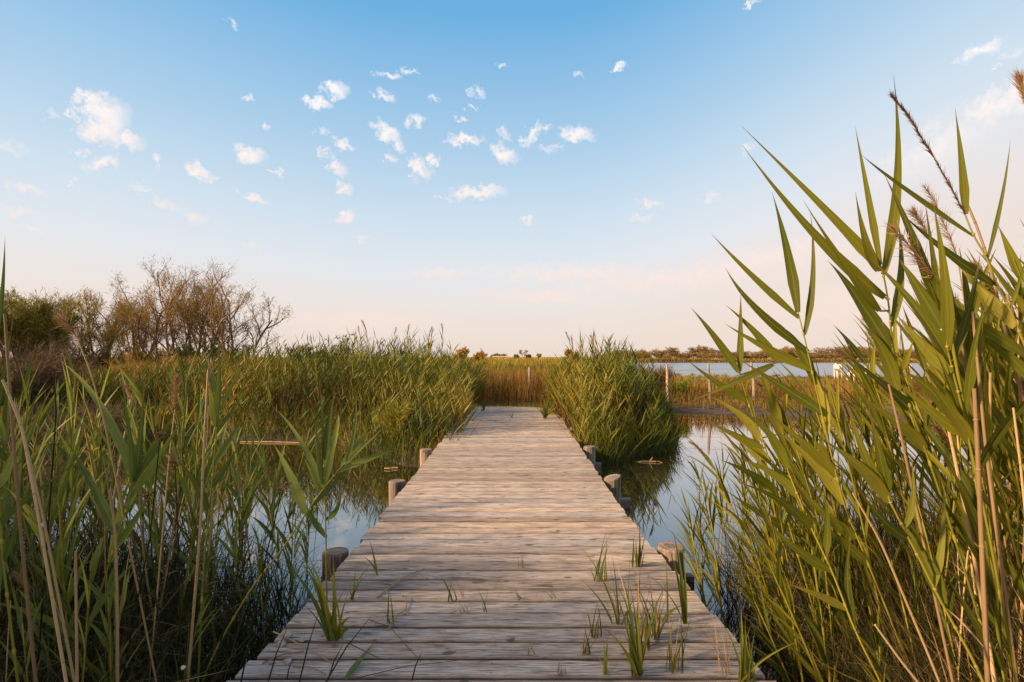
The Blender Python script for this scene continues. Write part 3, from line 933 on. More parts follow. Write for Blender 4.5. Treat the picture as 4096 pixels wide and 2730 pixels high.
hero('reed', 'slim reed whose top leaf stands clear of the others against the sky', 2.6,
     [(3660, 2730), (3533, 2402), (3420, 2128), (3373, 2018), (3307, 1740), (3256, 1520), (3215, 1337), (3192, 1250)],
     [((3192, 1250), (3150, 1010), (3088, 769), 42), ((3197, 1273), (3000, 1095), (2845, 935), 29), ((3218, 1339), (3252, 1100), (3241, 841), 27),
      ((3232, 1408), (3020, 1230), (2901, 1069), 37), ((3246, 1480), (3060, 1390), (2899, 1295), 42), ((3262, 1540), (3190, 1380), (3092, 1290), 40),
      ((3290, 1650), (3150, 1560), (2960, 1440), 44), ((3307, 1735), (3280, 1560), (3225, 1420), 42), ((3350, 1900), (3220, 1780), (3060, 1640), 44),
      ((3377, 2018), (3260, 1860), (3080, 1700), 48), ((3430, 2150), (3300, 2060), (3160, 1900), 46), ((3480, 2270), (3360, 2160), (3200, 2050), 40)])
hero('reed', 'reed with one leaf crossing down over the pond and two upright leaves', 2.9,
     [(3330, 2730), (3230, 2350), (3140, 2050), (3060, 1780), (3001, 1640), (2960, 1500)],
     [((2955, 1490), (2860, 1350), (2764, 1232), 34), ((2960, 1485), (2962, 1330), (2963, 1168), 28), ((2990, 1600), (2880, 1540), (2741, 1434), 36),
      ((3037, 1760), (2960, 1660), (2822, 1577), 38), ((3050, 1790), (2940, 1740), (2784, 1663), 30), ((3113, 1449), (3020, 1330), (2904, 1222), 36),
      ((3093, 1458), (2950, 1525), (2731, 1620), 32), ((3124, 1735), (3080, 1580), (3027, 1459), 44), ((3080, 1850), (2990, 1780), (2850, 1700), 36),
      ((3120, 1980), (3010, 1900), (2880, 1840), 38), ((3160, 2120), (3050, 2060), (2900, 1960), 36)])
hero('reed', 'bright reed with a forked pair of leaves low in the front of the clump', 1.9,
     [(3950, 2760), (3871, 2598), (3769, 2418), (3690, 2260), (3612, 2112), (3561, 2010), (3545, 1965)],
     [((3545, 1971), (3462, 1830), (3385, 1602), 46), ((3550, 1973), (3525, 1850), (3471, 1618), 48), ((3561, 2012), (3440, 1870), (3290, 1759), 54),
      ((3620, 2108), (3652, 1990), (3643, 1814), 27), ((3773, 2416), (3690, 2220), (3581, 2065), 58), ((3735, 2350), (3770, 2150), (3775, 1930), 30),
      ((3640, 2160), (3540, 2090), (3430, 1950), 40)])
hero('reed', 'green reed bending towards the deck edge at the foot of the clump', 2.4,
     [(3560, 2800), (3420, 2528), (3330, 2285), (3251, 2128), (3190, 1980), (3149, 1877)],
     [((3149, 1877), (3080, 1740), (2960, 1640), 40), ((3200, 2000), (3100, 1900), (2940, 1830), 40), ((3251, 2128), (3130, 2010), (2950, 1930), 38),
      ((3330, 2285), (3190, 2200), (3040, 2060), 42), ((3415, 2520), (3390, 2330), (3400, 2170), 36), ((3390, 2440), (3270, 2380), (3130, 2330), 34),
      ((3300, 2230), (3310, 2100), (3290, 1940), 30)])
# ---- traced reeds, left of the boardwalk
hero('reed', 'long reed leaning out of the left bed with leaves fanned over the pond', 2.7,
     [(820, 2700), (865, 2595), (1009, 2342), (1134, 2195), (1251, 2012), (1333, 1905), (1384, 1850)],
     [((1358, 1882), (1490, 1830), (1605, 1796), 30), ((1368, 1868), (1430, 1780), (1475, 1711), 42), ((1375, 1858), (1460, 1780), (1536, 1711), 13),
      ((1290, 1938), (1272, 1800), (1259, 1670), 22), ((1300, 1936), (1330, 1800), (1353, 1680), 28), ((1290, 1950), (1200, 1760), (1100, 1635), 26),
      ((1220, 2055), (1160, 1900), (1093, 1775), 46), ((1240, 2030), (1350, 1920), (1452, 1815), 24), ((1384, 1850), (1420, 1700), (1420, 1545), 16)], 'reed_cool')
hero('reed', 'reed with two tall upright leaves standing alone at the pond end of the left bed', 2.9,
     [(1310, 2560), (1306, 2300), (1302, 2060), (1298, 1920), (1297, 1839)],
     [((1297, 1839), (1312, 1700), (1343, 1548), 34), ((1297, 1842), (1290, 1700), (1277, 1530), 16), ((1300, 1890), (1345, 1720), (1352, 1660), 28),
      ((1304, 2010), (1250, 1900), (1215, 1830), 24), ((1304, 2080), (1350, 2030), (1362, 1940), 24), ((1306, 2150), (1240, 2060), (1205, 1980), 26)], 'reed_cool')
hero('reed', 'upright reed with a three-pronged top in front of the grassy far bank', 2.6,
     [(800, 2560), (815, 2250), (848, 1936), (862, 1780), (873, 1640)],
     [((873, 1640), (850, 1510), (807, 1395), 18), ((875, 1640), (876, 1500), (875, 1345), 20), ((880, 1640), (940, 1520), (986, 1436), 16),
      ((868, 1732), (930, 1640), (980, 1570), 16), ((858, 1860), (920, 1760), (975, 1675), 26), ((866, 1710), (850, 1610), (834, 1545), 38),
      ((845, 1950), (900, 1870), (960, 1780), 30), ((835, 2050), (780, 1930), (720, 1860), 34)], 'reed_cool')
hero('reed', 'broad-leaved reed crossing the left bed with its widest leaf pointing up to the right', 2.4,
     [(340, 2560), (430, 2280), (500, 2060), (540, 1930)],
     [((500, 2060), (580, 1850), (668, 1690), 36), ((520, 1990), (640, 1820), (720, 1690), 34), ((540, 1930), (400, 1620), (234, 1440), 36),
      ((535, 1940), (520, 1760), (478, 1470), 28), ((540, 1925), (560, 1760), (580, 1500), 30), ((545, 1925), (640, 1760), (700, 1640), 26),
      ((470, 2150), (380, 1960), (240, 1720), 40), ((440, 2250), (480, 2060), (470, 1900), 40), ((455, 2200), (540, 2080), (610, 1960), 30)], 'reed_cool')
hero('reed', 'reed at the left edge with a dark needle tip reaching into the sky', 2.1,
     [(75, 2760), (40, 2480), (12, 2250), (-5, 2000), (-8, 1700), (-4, 1300)],
     [((-4, 1300), (12, 1130), (20, 945), 17), ((-6, 1640), (20, 1480), (55, 1260), 20), ((-5, 1950), (40, 1860), (80, 1730), 30),
      ((0, 2100), (90, 2010), (350, 1820), 30), ((12, 2250), (60, 2130), (90, 2010), 22), ((8, 2200), (-10, 2330), (5, 2450), 36)], 'reed_cool')

# ---- generated reeds in the near beds
rg = np.random.default_rng(5)
LAB_R = 'green reed with broad leaves swept left in the dense clump right of the boardwalk'
GRP_R = 'reeds of the tall clump right of the boardwalk'
right_p = Placer([reed_proto('reed', reed_variant(rg, 2.0, 12, .48, .032, -1, 'reed', i % 5 == 0, .17), LAB_R, GRP_R) for i in range(12)])
for i in range(80):
    for _ in range(20):
        yy = 2.1 + 2.9 * rg.random()
        xx = 1.55 + (0.95 * yy - 1.0) * rg.random() ** .8
        if xx / yy > .62:
            break
    h = 1.35 + 1.25 * max(0, xx / yy - .58) + .35 * rg.random() + .12 * (yy - 2)
    if rg.random() < .3:
        h *= .7
    right_p.put(i, (xx + .32 * h * .6, yy, WL + .05), rg.normal() * .35, h / 2.0, (rg.normal() * .05, rg.normal() * .06 - .04))
for i in range(22):
    yy = 2.05 + 1.3 * rg.random()
    xx = yy * (.74 + .28 * rg.random())
    h = 1.75 + .5 * rg.random()
    right_p.put(i * 5 + 1, (xx + .3, yy, WL), rg.normal() * .35, h / 2.0, (rg.normal() * .05, rg.normal() * .06 - .03))
for i in range(34):
    yy = 2.75 + 1.7 * rg.random()
    xx = yy * (.43 + .22 * rg.random())
    h = 1.2 + .9 * (xx / yy - .43) + .4 * rg.random()
    right_p.put(i, (xx + .2, yy, WL), rg.normal() * .35, h / 2.0, (rg.normal() * .05, rg.normal() * .06 - .05))
LAB_S = 'short slender reed with narrow leaves in shallow water beside the deck edge'
GRP_S = 'short reeds in the shallows beside the right deck edge'
short_p = Placer([reed_proto('reed', reed_variant(rg, 1.05, 10, .32, .021, -1, 'reed', False, .2), LAB_S, GRP_S) for i in range(8)])
for i in range(40):
    yy = 2.5 + 2.9 * rg.random()
    xx = 1.25 + .12 * (yy - 2.5) + .75 * rg.random() ** 1.2
    short_p.put(i, (xx + .1, yy, WL), rg.normal() * .6, .62 + .5 * rg.random(), (rg.normal() * .1, rg.normal() * .1))
LAB_L = 'grey green reed with upright blades in the dark bed left of the boardwalk'
GRP_L = 'reeds of the dark bed left of the boardwalk'
left_p = Placer([reed_proto('reed', reed_variant(rg, 1.6, 9, .44, .034, (1 if i % 2 else -1) * .7, 'reed_cool', i == 4, .12), LAB_L, GRP_L) for i in range(12)])
for i in range(108):
    yy = 2.2 + 2.9 * rg.random()
    xx = -1.42 - (0.98 * yy - 1.3) * rg.random() ** .9
    edge = np.clip((-xx - 1.3) / 1.3, 0, 1)
    h = (.80 + .68 * edge) * (.70 + .45 * rg.random())
    left_p.put(i, (xx, yy, WL + .03), rg.normal() * .7, h / 1.6, (rg.normal() * .08, rg.normal() * .09))
for i, (xx, yy, h) in enumerate([(-1.48, 3.75, .95), (-1.40, 3.55, .8), (-1.55, 3.9, 1.05), (-1.44, 3.3, .85), (-1.62, 3.5, 1.0)]):
    left_p.put(i, (xx, yy, WL), rg.normal() * .6, h / 1.6, (rg.normal() * .06, rg.normal() * .06))
for i, (xx, yy, h) in enumerate([(1.30, 3.85, .85), (1.34, 4.0, .95), (1.28, 3.65, .75), (1.4, 3.8, .9), (1.36, 3.5, .8)]):
    short_p.put(i, (xx, yy, WL), rg.normal() * .6, h / 1.05, (rg.normal() * .06, rg.normal() * .06))
for p_ in (right_p, short_p, left_p):
    p_.drop_unused()


# ---- dry canes
def cane_proto(h, r, rg, plumed=False):
    root = empty('dry_cane', (0, 0, 0), '', 'cane')
    ms = MB()
    c = stem_curve(np.zeros(3), np.array((rg.normal() * .08 * h, rg.normal() * .05 * h, h)), rg.normal(size=3) * .03 * h, 10)
    tube(ms, c, np.linspace(r, r * .6, 10), 7, rg.random())
    for j in (2, 4, 6, 8):
        tube(ms, np.stack([c[j] - (c[j] - c[j - 1]) * .04, c[j], c[j] + (c[j + 1] - c[j]) * .04]), np.array((r * .8, r * 1.15, r * .8)) * (1 - .04 * j), 7, .1, False)
    o = bpy.data.objects.new('stem', ms.mesh('stem', M['straw'], True))
    COL.objects.link(o)
    o.parent = root
    mf = MB()
    for k_ in range(4 if not plumed else 2):
        j = rg.integers(3, 9)
        b = c[j]
        d = norm(np.array((rg.normal() * .6, rg.normal() * .6, .9)))
        L = .12 + .2 * rg.random()
        leaf(mf, b, b + d * L * .5, b + d * L + np.array((0, 0, -.25 * L)), .009, side=np.array((0, 1.0, 0.2)), roll=rg.normal(), twist=2.0, n=8, r=rg.random())
    o = bpy.data.objects.new('dead_foliage', mf.mesh('dead_foliage', M['straw']))
    COL.objects.link(o)
    o.parent = root
    if plumed:
        mp_ = MB()
        pc = stem_curve(c[-1], c[-1] + np.array((-.10, 0, .17)), np.array((.0, 0, .04)), 8)
        plume(mp_, pc, .3, 200, .05, .003, (-.2, 0, 0))
        o = bpy.data.objects.new('seed_head', mp_.mesh('seed_head', M['plume']))
        COL.objects.link(o)
        o.parent = root
    return root


canes = [cane_proto(1.8, .006 + .003 * (i % 3), rg, i in (3,)) for i in range(8)]
for c in canes:
    c['label'] = 'dry straw-coloured cane standing among the green reeds right of the boardwalk'
    c['group'] = 'dry canes in the right reed clump'
cp = Placer(canes)
for i in range(64):
    yy = 1.9 + 2.6 * rg.random()
    xx = yy * (.62 + .42 * rg.random() ** .7) + .1
    h = .95 + 1.3 * rg.random() * np.clip((xx / yy - .5) * 2.2, .3, 1)
    cp.put(i, (xx + .2, yy, WL), rg.random() * 6.28, h / 1.8, (rg.normal() * .06, -.13 + rg.normal() * .08))
for i in range(44):
    yy = 1.95 + 1.6 * rg.random()
    xx = yy * (.80 + .26 * rg.random())
    dup(canes[i % 8], (xx + .15, yy, WL), rg.random() * 6.28, (1.5 + .75 * rg.random()) / 1.8, tilt=(rg.normal() * .05, -.12 + rg.normal() * .07))
lcanes = []
for i in range(40):
    yy = 2.1 + 2.8 * rg.random()
    xx = -1.75 - (0.95 * yy - 1.6) * rg.random() ** .8
    h = .8 + .75 * rg.random() * np.clip((-xx - 1.3), .3, 1)
    r_ = dup(canes[i % 8], (xx, yy, WL), rg.random() * 6.28, h / 1.8, 'dry brown cane standing among the reeds left of the boardwalk', 'dry canes in the left reed bed',
             (rg.normal() * .06, rg.normal() * .1))


def traced_cane(label, d, pts, rad, plume_pts=None, matl='straw', pm='plume', pw=.3, frayed=False):
    pts = rooted(pts, d)
    root = empty('dry_cane', P(*pts[0], d), label, 'cane')
    q = np.array([P(x, y_, d) for x, y_ in pts])
    t = np.linspace(0, len(q) - 1, 6 * len(q))
    sm = np.stack([np.interp(t, np.arange(len(q)), q[:, k_]) for k_ in range(3)], 1)
    for _ in range(4):
        sm[1:-1] = (sm[:-2] + 2 * sm[1:-1] + sm[2:]) / 4
    mb_ = MB()
    tube(mb_, sm, np.linspace(rad, rad * .72, len(sm)), 8, random.random())
    for j in range(4, len(sm) - 2, 5):
        tube(mb_, np.stack([sm[j] - (sm[j] - sm[j - 1]) * .1, sm[j], sm[j] + (sm[j + 1] - sm[j]) * .1]), np.array((rad * .8, rad * 1.12, rad * .8)), 8, .15, False)
    part(mb_, 'stem', M[matl], root, True)
    if plume_pts:
        mb_ = MB()
        plume(mb_, np.array([P(x, y_, d) for x, y_ in plume_pts]), pw * 1.35, 300, .055, .0022, (-.25, 0, .0))
        part(mb_, 'seed_head', M[pm], root)
    if frayed:
        mb_ = MB()
        b = sm[-3:].repeat(3, 0)
        blades(mb_, b, norm(np.array((0, 0, 1.0)) + RNG.normal(size=b.shape) * .22), np.full(len(b), .07), np.full(len(b), .004), RNG.normal(size=b.shape) * .01, 2)
        part(mb_, 'frayed_sheath', M['straw'], root)
    return root


traced_cane('thick snapped dry cane with a blunt top, thickest in the reed clump', 1.95, [(3930, 2250), (3910, 1796), (3897, 1555)], .0088)
traced_cane('pale dry cane with a blunt top rising above the horizon in the clump', 2.0, [(4010, 2300), (3943, 1796), (3915, 1500), (3889, 1247)], .0062)
traced_cane('tall dry cane leaning left beside the wide vertical leaf', 2.05, [(3990, 2200), (3940, 1850), (3882, 1582), (3840, 1340), (3800, 1148)], .0062)
traced_cane('short orange dry cane in the middle of the reed clump', 2.0, [(3690, 2150), (3616, 1796), (3575, 1620), (3555, 1538)], .0052)
traced_cane('long thin dry cane slanting across the foot of the reed clump', 2.0, [(3760, 2730), (3636, 2434), (3520, 2160), (3412, 1975)], .005)
traced_cane('pale broken cane at the bottom of the reed clump near the deck', 1.95, [(3720, 2790), (3600, 2640), (3500, 2500)], .005)
traced_cane('feathery brown plume nodding over the reed clump', 2.5, [(3990, 2000), (3900, 1500), (3850, 1160), (3830, 1030)], .0035, [(3830, 1030), (3800, 950), (3770, 880), (3735, 800), (3700, 750)], pw=.35)
traced_cane('small feathery plume left of the nodding plume in the reed clump', 2.5, [(3900, 1900), (3840, 1500), (3790, 1200), (3720, 960)], .003, [(3720, 960), (3695, 910), (3670, 870), (3655, 845)], pw=.35)
traced_cane('rosy dry stem running behind the reed with the dark seed head', 2.15, [(4180, 1900), (4050, 1450), (3960, 1060), (3905, 900), (3870, 820)], .0055)
traced_cane('brown plume cut by the right edge of the photo high in the sky', 2.0, [(4330, 1700), (4150, 800), (4108, 430)], .003, [(4108, 430), (4098, 380), (4090, 340), (4084, 320)], pw=.12)
traced_cane('straw cane with a frayed sheath at its top before the grassy bank', 2.5, [(770, 2500), (802, 2114), (815, 1800), (833, 1480)], .0066, frayed=True)
traced_cane('curved dry grass stem with a drooping pale plume in front of the bare trees', 2.4, [(560, 2400), (421, 1696), (360, 1480), (306, 1347)], .004, [(306, 1347), (285, 1315), (262, 1290), (234, 1280)], pw=.3)
traced_cane('short stem with an upright beige seed head before the far bank', 2.7, [(640, 2250), (680, 1800), (700, 1640)], .004, [(700, 1640), (704, 1590), (708, 1550), (712, 1515)], pw=.22)
traced_cane('thick pale cane rising at the very left of the bed', 2.0, [(120, 2500), (80, 2100), (48, 1696), (32, 1450), (19, 1256)], .006)
traced_cane('long pale cane leaning left across the dark bed', 1.95, [(270, 2760), (210, 2400), (164, 2127), (110, 1830), (85, 1700), (10, 1520)], .0055)
traced_cane('orange tinted cane beside the long pale leaning cane', 2.05, [(300, 2740), (180, 2100), (100, 1760), (62, 1610)], .005)
traced_cane('straight grey cane standing in the bottom of the dark bed', 1.95, [(309, 2760), (305, 2450), (302, 2206)], .0052)
traced_cane('reddish cane standing in the middle of the dark bed', 2.1, [(470, 2720), (470, 2450), (462, 2130), (440, 1960)], .006)

# ---- rushes with brown seed clusters
for (pts, hd, lb) in [
    ([(520, 2560), (600, 2150), (640, 1750)], (640, 1750), 'dark rush with a brown seed cluster, tallest in the left bed'),
    ([(720, 2500), (712, 2150), (700, 1850)], (700, 1850), 'dark rush with an ochre seed cluster beside the frayed cane'),
    ([(1010, 2500), (1070, 2200), (1130, 1960)], (1130, 1960), 'dark rush with a ragged seed cluster against the bright water'),
    ([(640, 2550), (610, 2250), (590, 1980)], (590, 1980), 'dark rush with a small seed cluster deep in the left bed'),
    ([(900, 2500), (950, 2300), (975, 2140)], (975, 2140), 'low dark rush with a brown seed cluster near the pond edge'),
    ([(200, 2000), (225, 1650), (215, 1470)], (215, 1470), 'dry rush with a dark seed cluster in front of the brown scrub'),
]:
    d = 2.35
    pts = rooted(pts, d)
    root = empty('rush', P(*pts[0], d), lb, 'rush')
    mb_ = MB()
    tube(mb_, [P(x, y_, d) for x, y_ in pts], np.linspace(.004, .0022, len(pts)), 6, .05)
    part(mb_, 'stem', M['thicket'], root, True)
    mb_ = MB()
    c0 = P(*hd, d)
    for k_ in range(26):
        p_ = c0 + RNG.normal(size=3) * np.array((.014, .012, .016))
        q = np.linspace(0, math.pi, 5)
        tube(mb_, p_ + np.stack([0 * q, 0 * q, np.linspace(-.005, .005, 5)], 1), .0035 * np.sin(q) + .0004, 5, random.random(), False)
    for k_ in range(7):
        tube(mb_, np.stack([c0 - np.array((0, 0, .02)), c0 + RNG.normal(size=3) * .02]), np.array((.001, .001)), 4, .3, False)
    part(mb_, 'seed_head', M['seed'], root)

# ---- dense undergrowth of the two beds (nobody could count it)
def in_bed(n, x0, x1, y0, y1):
    return np.stack([x0 + (x1 - x0) * RNG.random(n), y0 + (y1 - y0) * RNG.random(n)], 1)


def thicket(name, label, n, xf, y0, y1, zlo, hlo, hhi, wlo, whi, lean, matl, straw=.08):
    yy = y0 + (y1 - y0) * RNG.random(n)
    xx = xf(yy, RNG.random(n))
    base = np.stack([xx, yy, np.full(n, zlo)], 1)
    d = norm(np.stack([lean + RNG.normal(size=n) * .28, RNG.normal(size=n) * .25, np.ones(n)], 1))
    L = (hlo + (hhi - hlo) * RNG.random(n)) * np.clip(.45 + .55 * (np.abs(xx) - 1.35) / 1.0, .45, 1)
    mb_ = MB()
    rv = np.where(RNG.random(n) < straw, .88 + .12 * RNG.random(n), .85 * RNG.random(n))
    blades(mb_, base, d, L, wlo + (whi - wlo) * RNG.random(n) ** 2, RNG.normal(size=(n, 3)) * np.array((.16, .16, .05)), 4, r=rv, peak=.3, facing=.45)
    # broken and fallen pieces
    m_ = n // 3
    b2 = base[:m_].copy()
    b2[:, 2] = zlo + .05 + .55 * RNG.random(m_) ** 1.5
    d2 = norm(RNG.normal(size=(m_, 3)) * np.array((1, 1, .45)))
    blades(mb_, b2, d2, .2 + .4 * RNG.random(m_), .003 + .004 * RNG.random(m_), RNG.normal(size=(m_, 3)) * .05, 2, r=.4 + .6 * RNG.random(m_))
    o = mb_.obj(name, M[matl])
    return tag(o, label, kind='stuff')


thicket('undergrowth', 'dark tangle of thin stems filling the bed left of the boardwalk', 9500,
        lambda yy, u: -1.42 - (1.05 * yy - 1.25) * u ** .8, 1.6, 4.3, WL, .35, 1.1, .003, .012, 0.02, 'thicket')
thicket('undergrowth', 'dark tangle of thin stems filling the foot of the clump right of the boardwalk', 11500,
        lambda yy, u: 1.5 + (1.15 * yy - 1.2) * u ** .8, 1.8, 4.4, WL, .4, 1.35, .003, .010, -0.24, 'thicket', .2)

# ------------------------------------------------------------------ far banks
def height_left(x, y_):
    e = np.clip((-x - 1.2) / 1.2, 0, 1)
    h = np.interp(-x, [1, 2, 3.2, 6, 8.5, 11, 16], [.85, 1.45, 1.8, 1.72, 1.4, 1.0, .8])
    return h


def shore_ok(pts, margin=-0.05):
    return np.minimum(sdist(pts, CHANNEL), sdist(pts, LAKE)) > margin


def mini_reeds(mb_, base, h, lean, nl=8, ll=.24, lw=.014, sw=.007, tone=None, sweep=0.0):
    """Whole small reeds at once: one stem and nl leaves each."""
    n = len(base)
    if n == 0:
        return
    tone = RNG.random(n) if tone is None else tone
    d = norm(np.stack([lean + RNG.normal(size=n) * .13, RNG.normal(size=n) * .12, np.ones(n)], 1))
    bend = np.stack([lean * .35 * h + RNG.normal(size=n) * .08, RNG.normal(size=n) * .05, -.04 * h], 1)
    blades(mb_, base, d, h, np.full(n, sw), bend, 4, r=np.clip(tone + .25 * RNG.random(n), 0, 1), peak=.1)
    for i in range(nl):
        t = (.38 + .62 * (i + RNG.random(n)) / nl)
        b = base + d * (h * t)[:, None] + bend * (t * t)[:, None]
        sgn = np.where(RNG.random(n) < .5, -1, 1)
        dd = norm(np.stack([sgn * (.22 + .42 * RNG.random(n)) + sweep + lean, RNG.normal(size=n) * .32, .8 + .4 * RNG.random(n)], 1))
        L = ll * (.6 + .7 * RNG.random(n))
        bd = np.stack([0 * L, 0 * L, -L * (.03 + .32 * RNG.random(n) ** 2.5)], 1)
        blades(mb_, b, dd, L, lw * (.6 + .7 * RNG.random(n)), bd, 3, r=np.clip(tone * .7 + .32 * RNG.random(n), 0, 1), peak=.22, facing=.5)


def scatter(n, x0, x1, y0, y1, keep=None):
    p = np.stack([x0 + (x1 - x0) * RNG.random(n), y0 + (y1 - y0) * RNG.random(n)], 1)
    k_ = shore_ok(p)
    if keep is not None:
        k_ &= keep(p)
    return p[k_]


def patch(p, s=1.0, o=0.0):
    """Smooth patches of tone over the ground, 0..1."""
    x, y_ = p[:, 0] * s + o, p[:, 1] * s + o
    return np.clip(.5 + .28 * np.sin(1.1 * x + 1.7 * np.sin(.6 * y_)) + .25 * np.sin(1.9 * y_ + 2.1 * np.sin(.8 * x)), 0, 1)


offpath = lambda p: ~((np.abs(p[:, 0] + .1) < 1.15 + .25 * np.clip(p[:, 1] - 13.7, -1, 1)) & (p[:, 1] < 16.4))
# left bank
def lumps(p, s_=1.0, o=0.0):
    x, y_ = p[:, 0] * s_ + o, p[:, 1] * s_ + 2 * o
    return np.sin(2.3 * x + 1.4 * np.sin(1.1 * y_)) * np.cos(1.7 * y_ + 1.2 * np.sin(1.3 * x))


p = scatter(5000, -15, -1.0, 9.3, 22, offpath)
h = height_left(p[:, 0], p[:, 1]) * (.52 + .54 * RNG.random(len(p)) ** .8) * (1 + .26 * lumps(p, 1.2))
sd = sdist(p, CHANNEL)
h = h * np.clip(.45 + sd / 1.4, .4, 1)
base = np.stack([p[:, 0], p[:, 1], land(p[:, 0], p[:, 1])], 1)
mb = MB()
tone = np.clip(.02 + patch(p, .9, 1) * .8 + .36 * (RNG.random(len(p)) - .45), 0, 1)
mini_reeds(mb, base, h, .07, 9, .33, .024, .010, tone, .15)
tag(mb.obj('bank_reeds', M['bank']), 'sunlit mass of reeds and grass covering the far bank left of the boardwalk', kind='stuff')
# brown stems among them
p = scatter(16000, -15, -1.0, 9.5, 19, lambda q: offpath(q) & (patch(q, 1.2) > .2))
base = np.stack([p[:, 0], p[:, 1], land(p[:, 0], p[:, 1])], 1)
n = len(p)
mb = MB()
blades(mb, base, norm(np.stack([.1 + RNG.normal(size=n) * .35, RNG.normal(size=n) * .3, np.ones(n)], 1)), height_left(p[:, 0], 0) * (.45 + .5 * RNG.random(n)) * np.clip(.5 + sdist(p, CHANNEL), .4, 1),
       .006 + .007 * RNG.random(n), RNG.normal(size=(n, 3)) * .16, 3, r=RNG.random(n) ** 1.4)
tag(mb.obj('bank_stems', M['dark_stem']), 'brown and straw stems tangled among the reeds of the left bank', kind='stuff')
# fine grass at the foot of the left bank
p = np.stack([-15 + 14.2 * RNG.random(30000), 9.0 + 10 * RNG.random(30000)], 1)
sd = sdist(p, CHANNEL)
p = p[(sd > -.22) & (sd < 2.2 * RNG.random(len(p)) ** 1.5 + .25) & offpath(p)]
base = np.stack([p[:, 0], p[:, 1], np.maximum(land(p[:, 0], p[:, 1]), WL - .03)], 1)
n = len(p)
mb = MB()
blades(mb, base, norm(np.stack([RNG.normal(size=n) * .3, RNG.normal(size=n) * .3 - .12, np.ones(n)], 1)), .2 + .5 * RNG.random(n) ** 1.3,
       .008 + .012 * RNG.random(n), RNG.normal(size=(n, 3)) * .12, 3, r=np.clip(.1 + .6 * patch(p, 1.3, 3) + .3 * (RNG.random(n) - .4), 0, 1))
tag(mb.obj('bank_grass', M['bank']), 'fine green and ochre grass along the waterline of the left bank', kind='stuff')
# right islet
p = scatter(1900, .9, 5.2, 9.5, 18.5, lambda q: offpath(q) & (q[:, 0] > 1.05))
sd = sdist(p, CHANNEL)
topl = np.interp(p[:, 0], [1, 1.6, 2.6, 3.4, 4.2, 5], [.75, 1.25, 1.55, 1.5, 1.25, .7])
h = topl * (.5 + .6 * RNG.random(len(p)) ** .7) * np.clip(.45 + sd / 1.0, .4, 1) * (1 + .26 * lumps(p, 2.0, 1))
base = np.stack([p[:, 0], p[:, 1], land(p[:, 0], p[:, 1])], 1)
mb = MB()
tone = np.clip(.66 - .5 * (p[:, 0] - 1) / 2.2 + .4 * (patch(p, 1.4, 5) - .5) + .34 * (RNG.random(len(p)) - .45), 0, 1)
mini_reeds(mb, base, h, .0, 10, .36, .026, .011, tone)
tag(mb.obj('islet_reeds', M['bank']), 'dense green reeds on the small islet right of the boardwalk end', kind='stuff')
p = scatter(8000, .9, 4.0, 9.7, 17, lambda q: offpath(q) & (q[:, 0] > 1.05))
base = np.stack([p[:, 0], p[:, 1], land(p[:, 0], p[:, 1])], 1)
n = len(p)
mb = MB()
blades(mb, base, norm(np.stack([RNG.normal(size=n) * .32, RNG.normal(size=n) * .3, np.ones(n)], 1)), np.interp(p[:, 0], [1, 1.6, 2.6, 3.6], [.6, 1.1, 1.3, 1.0]) * (.5 + .5 * RNG.random(n)) * np.clip(.45 + sdist(p, CHANNEL), .4, 1),
       .006 + .007 * RNG.random(n), RNG.normal(size=(n, 3)) * .16, 3, r=RNG.random(n) ** 1.3)
tag(mb.obj('islet_stems', M['dark_stem']), 'brown stems tangled inside the islet reeds', kind='stuff')
p = np.stack([.9 + 4.4 * RNG.random(16000), 9.2 + 9.5 * RNG.random(16000)], 1)
sd = sdist(p, CHANNEL)
p = p[(sd > -.22) & (sd < 1.4 * RNG.random(len(p)) ** 1.5 + .25) & offpath(p) & (p[:, 0] > 1.15) & (p[:, 1] < 17)]
base = np.stack([p[:, 0], p[:, 1], np.maximum(land(p[:, 0], p[:, 1]), WL - .03)], 1)
n = len(p)
mb = MB()
blades(mb, base, norm(np.stack([RNG.normal(size=n) * .26, RNG.normal(size=n) * .26 - .1, np.ones(n)], 1)), .25 + .55 * RNG.random(n) ** 1.3, .009 + .012 * RNG.random(n),
       RNG.normal(size=(n, 3)) * .12, 3, r=np.clip(.05 + .5 * patch(p, 1.5, 1) + .3 * RNG.random(n), 0, 1))
tag(mb.obj('islet_grass', M['bank']), 'young green grass fringing the waterline of the islet', kind='stuff')
# brown rushes behind the path and behind the fence
p = np.concatenate([scatter(5200, -3.2, 3.6, 16.4, 26), scatter(8500, 2.5, 17, 18.2, 27, lambda q: sdist(q, CHANNEL) > .3 + .25 * np.sin(2.3 * q[:, 0])), scatter(4000, -16, -3.5, 17, 30)])
base = np.stack([p[:, 0], p[:, 1], land(p[:, 0], p[:, 1])], 1)
n = len(p)
mb = MB()
hh = np.where(p[:, 0] > 2.5, .62 + .12 * np.sin(p[:, 0] * 1.3), 1.05) * (.7 + .35 * RNG.random(n))
blades(mb, base, norm(np.stack([RNG.normal(size=n) * .18, RNG.normal(size=n) * .18, np.ones(n)], 1)), hh, .012 + .014 * RNG.random(n), RNG.normal(size=(n, 3)) * .14, 3,
       r=np.clip(.75 * patch(p, .9, 8) + .4 * (RNG.random(n) - .2), 0, 1))
tag(mb.obj('brown_rushes', M['rush']), 'brown rushes beyond the sandy path and along the fence', kind='stuff')
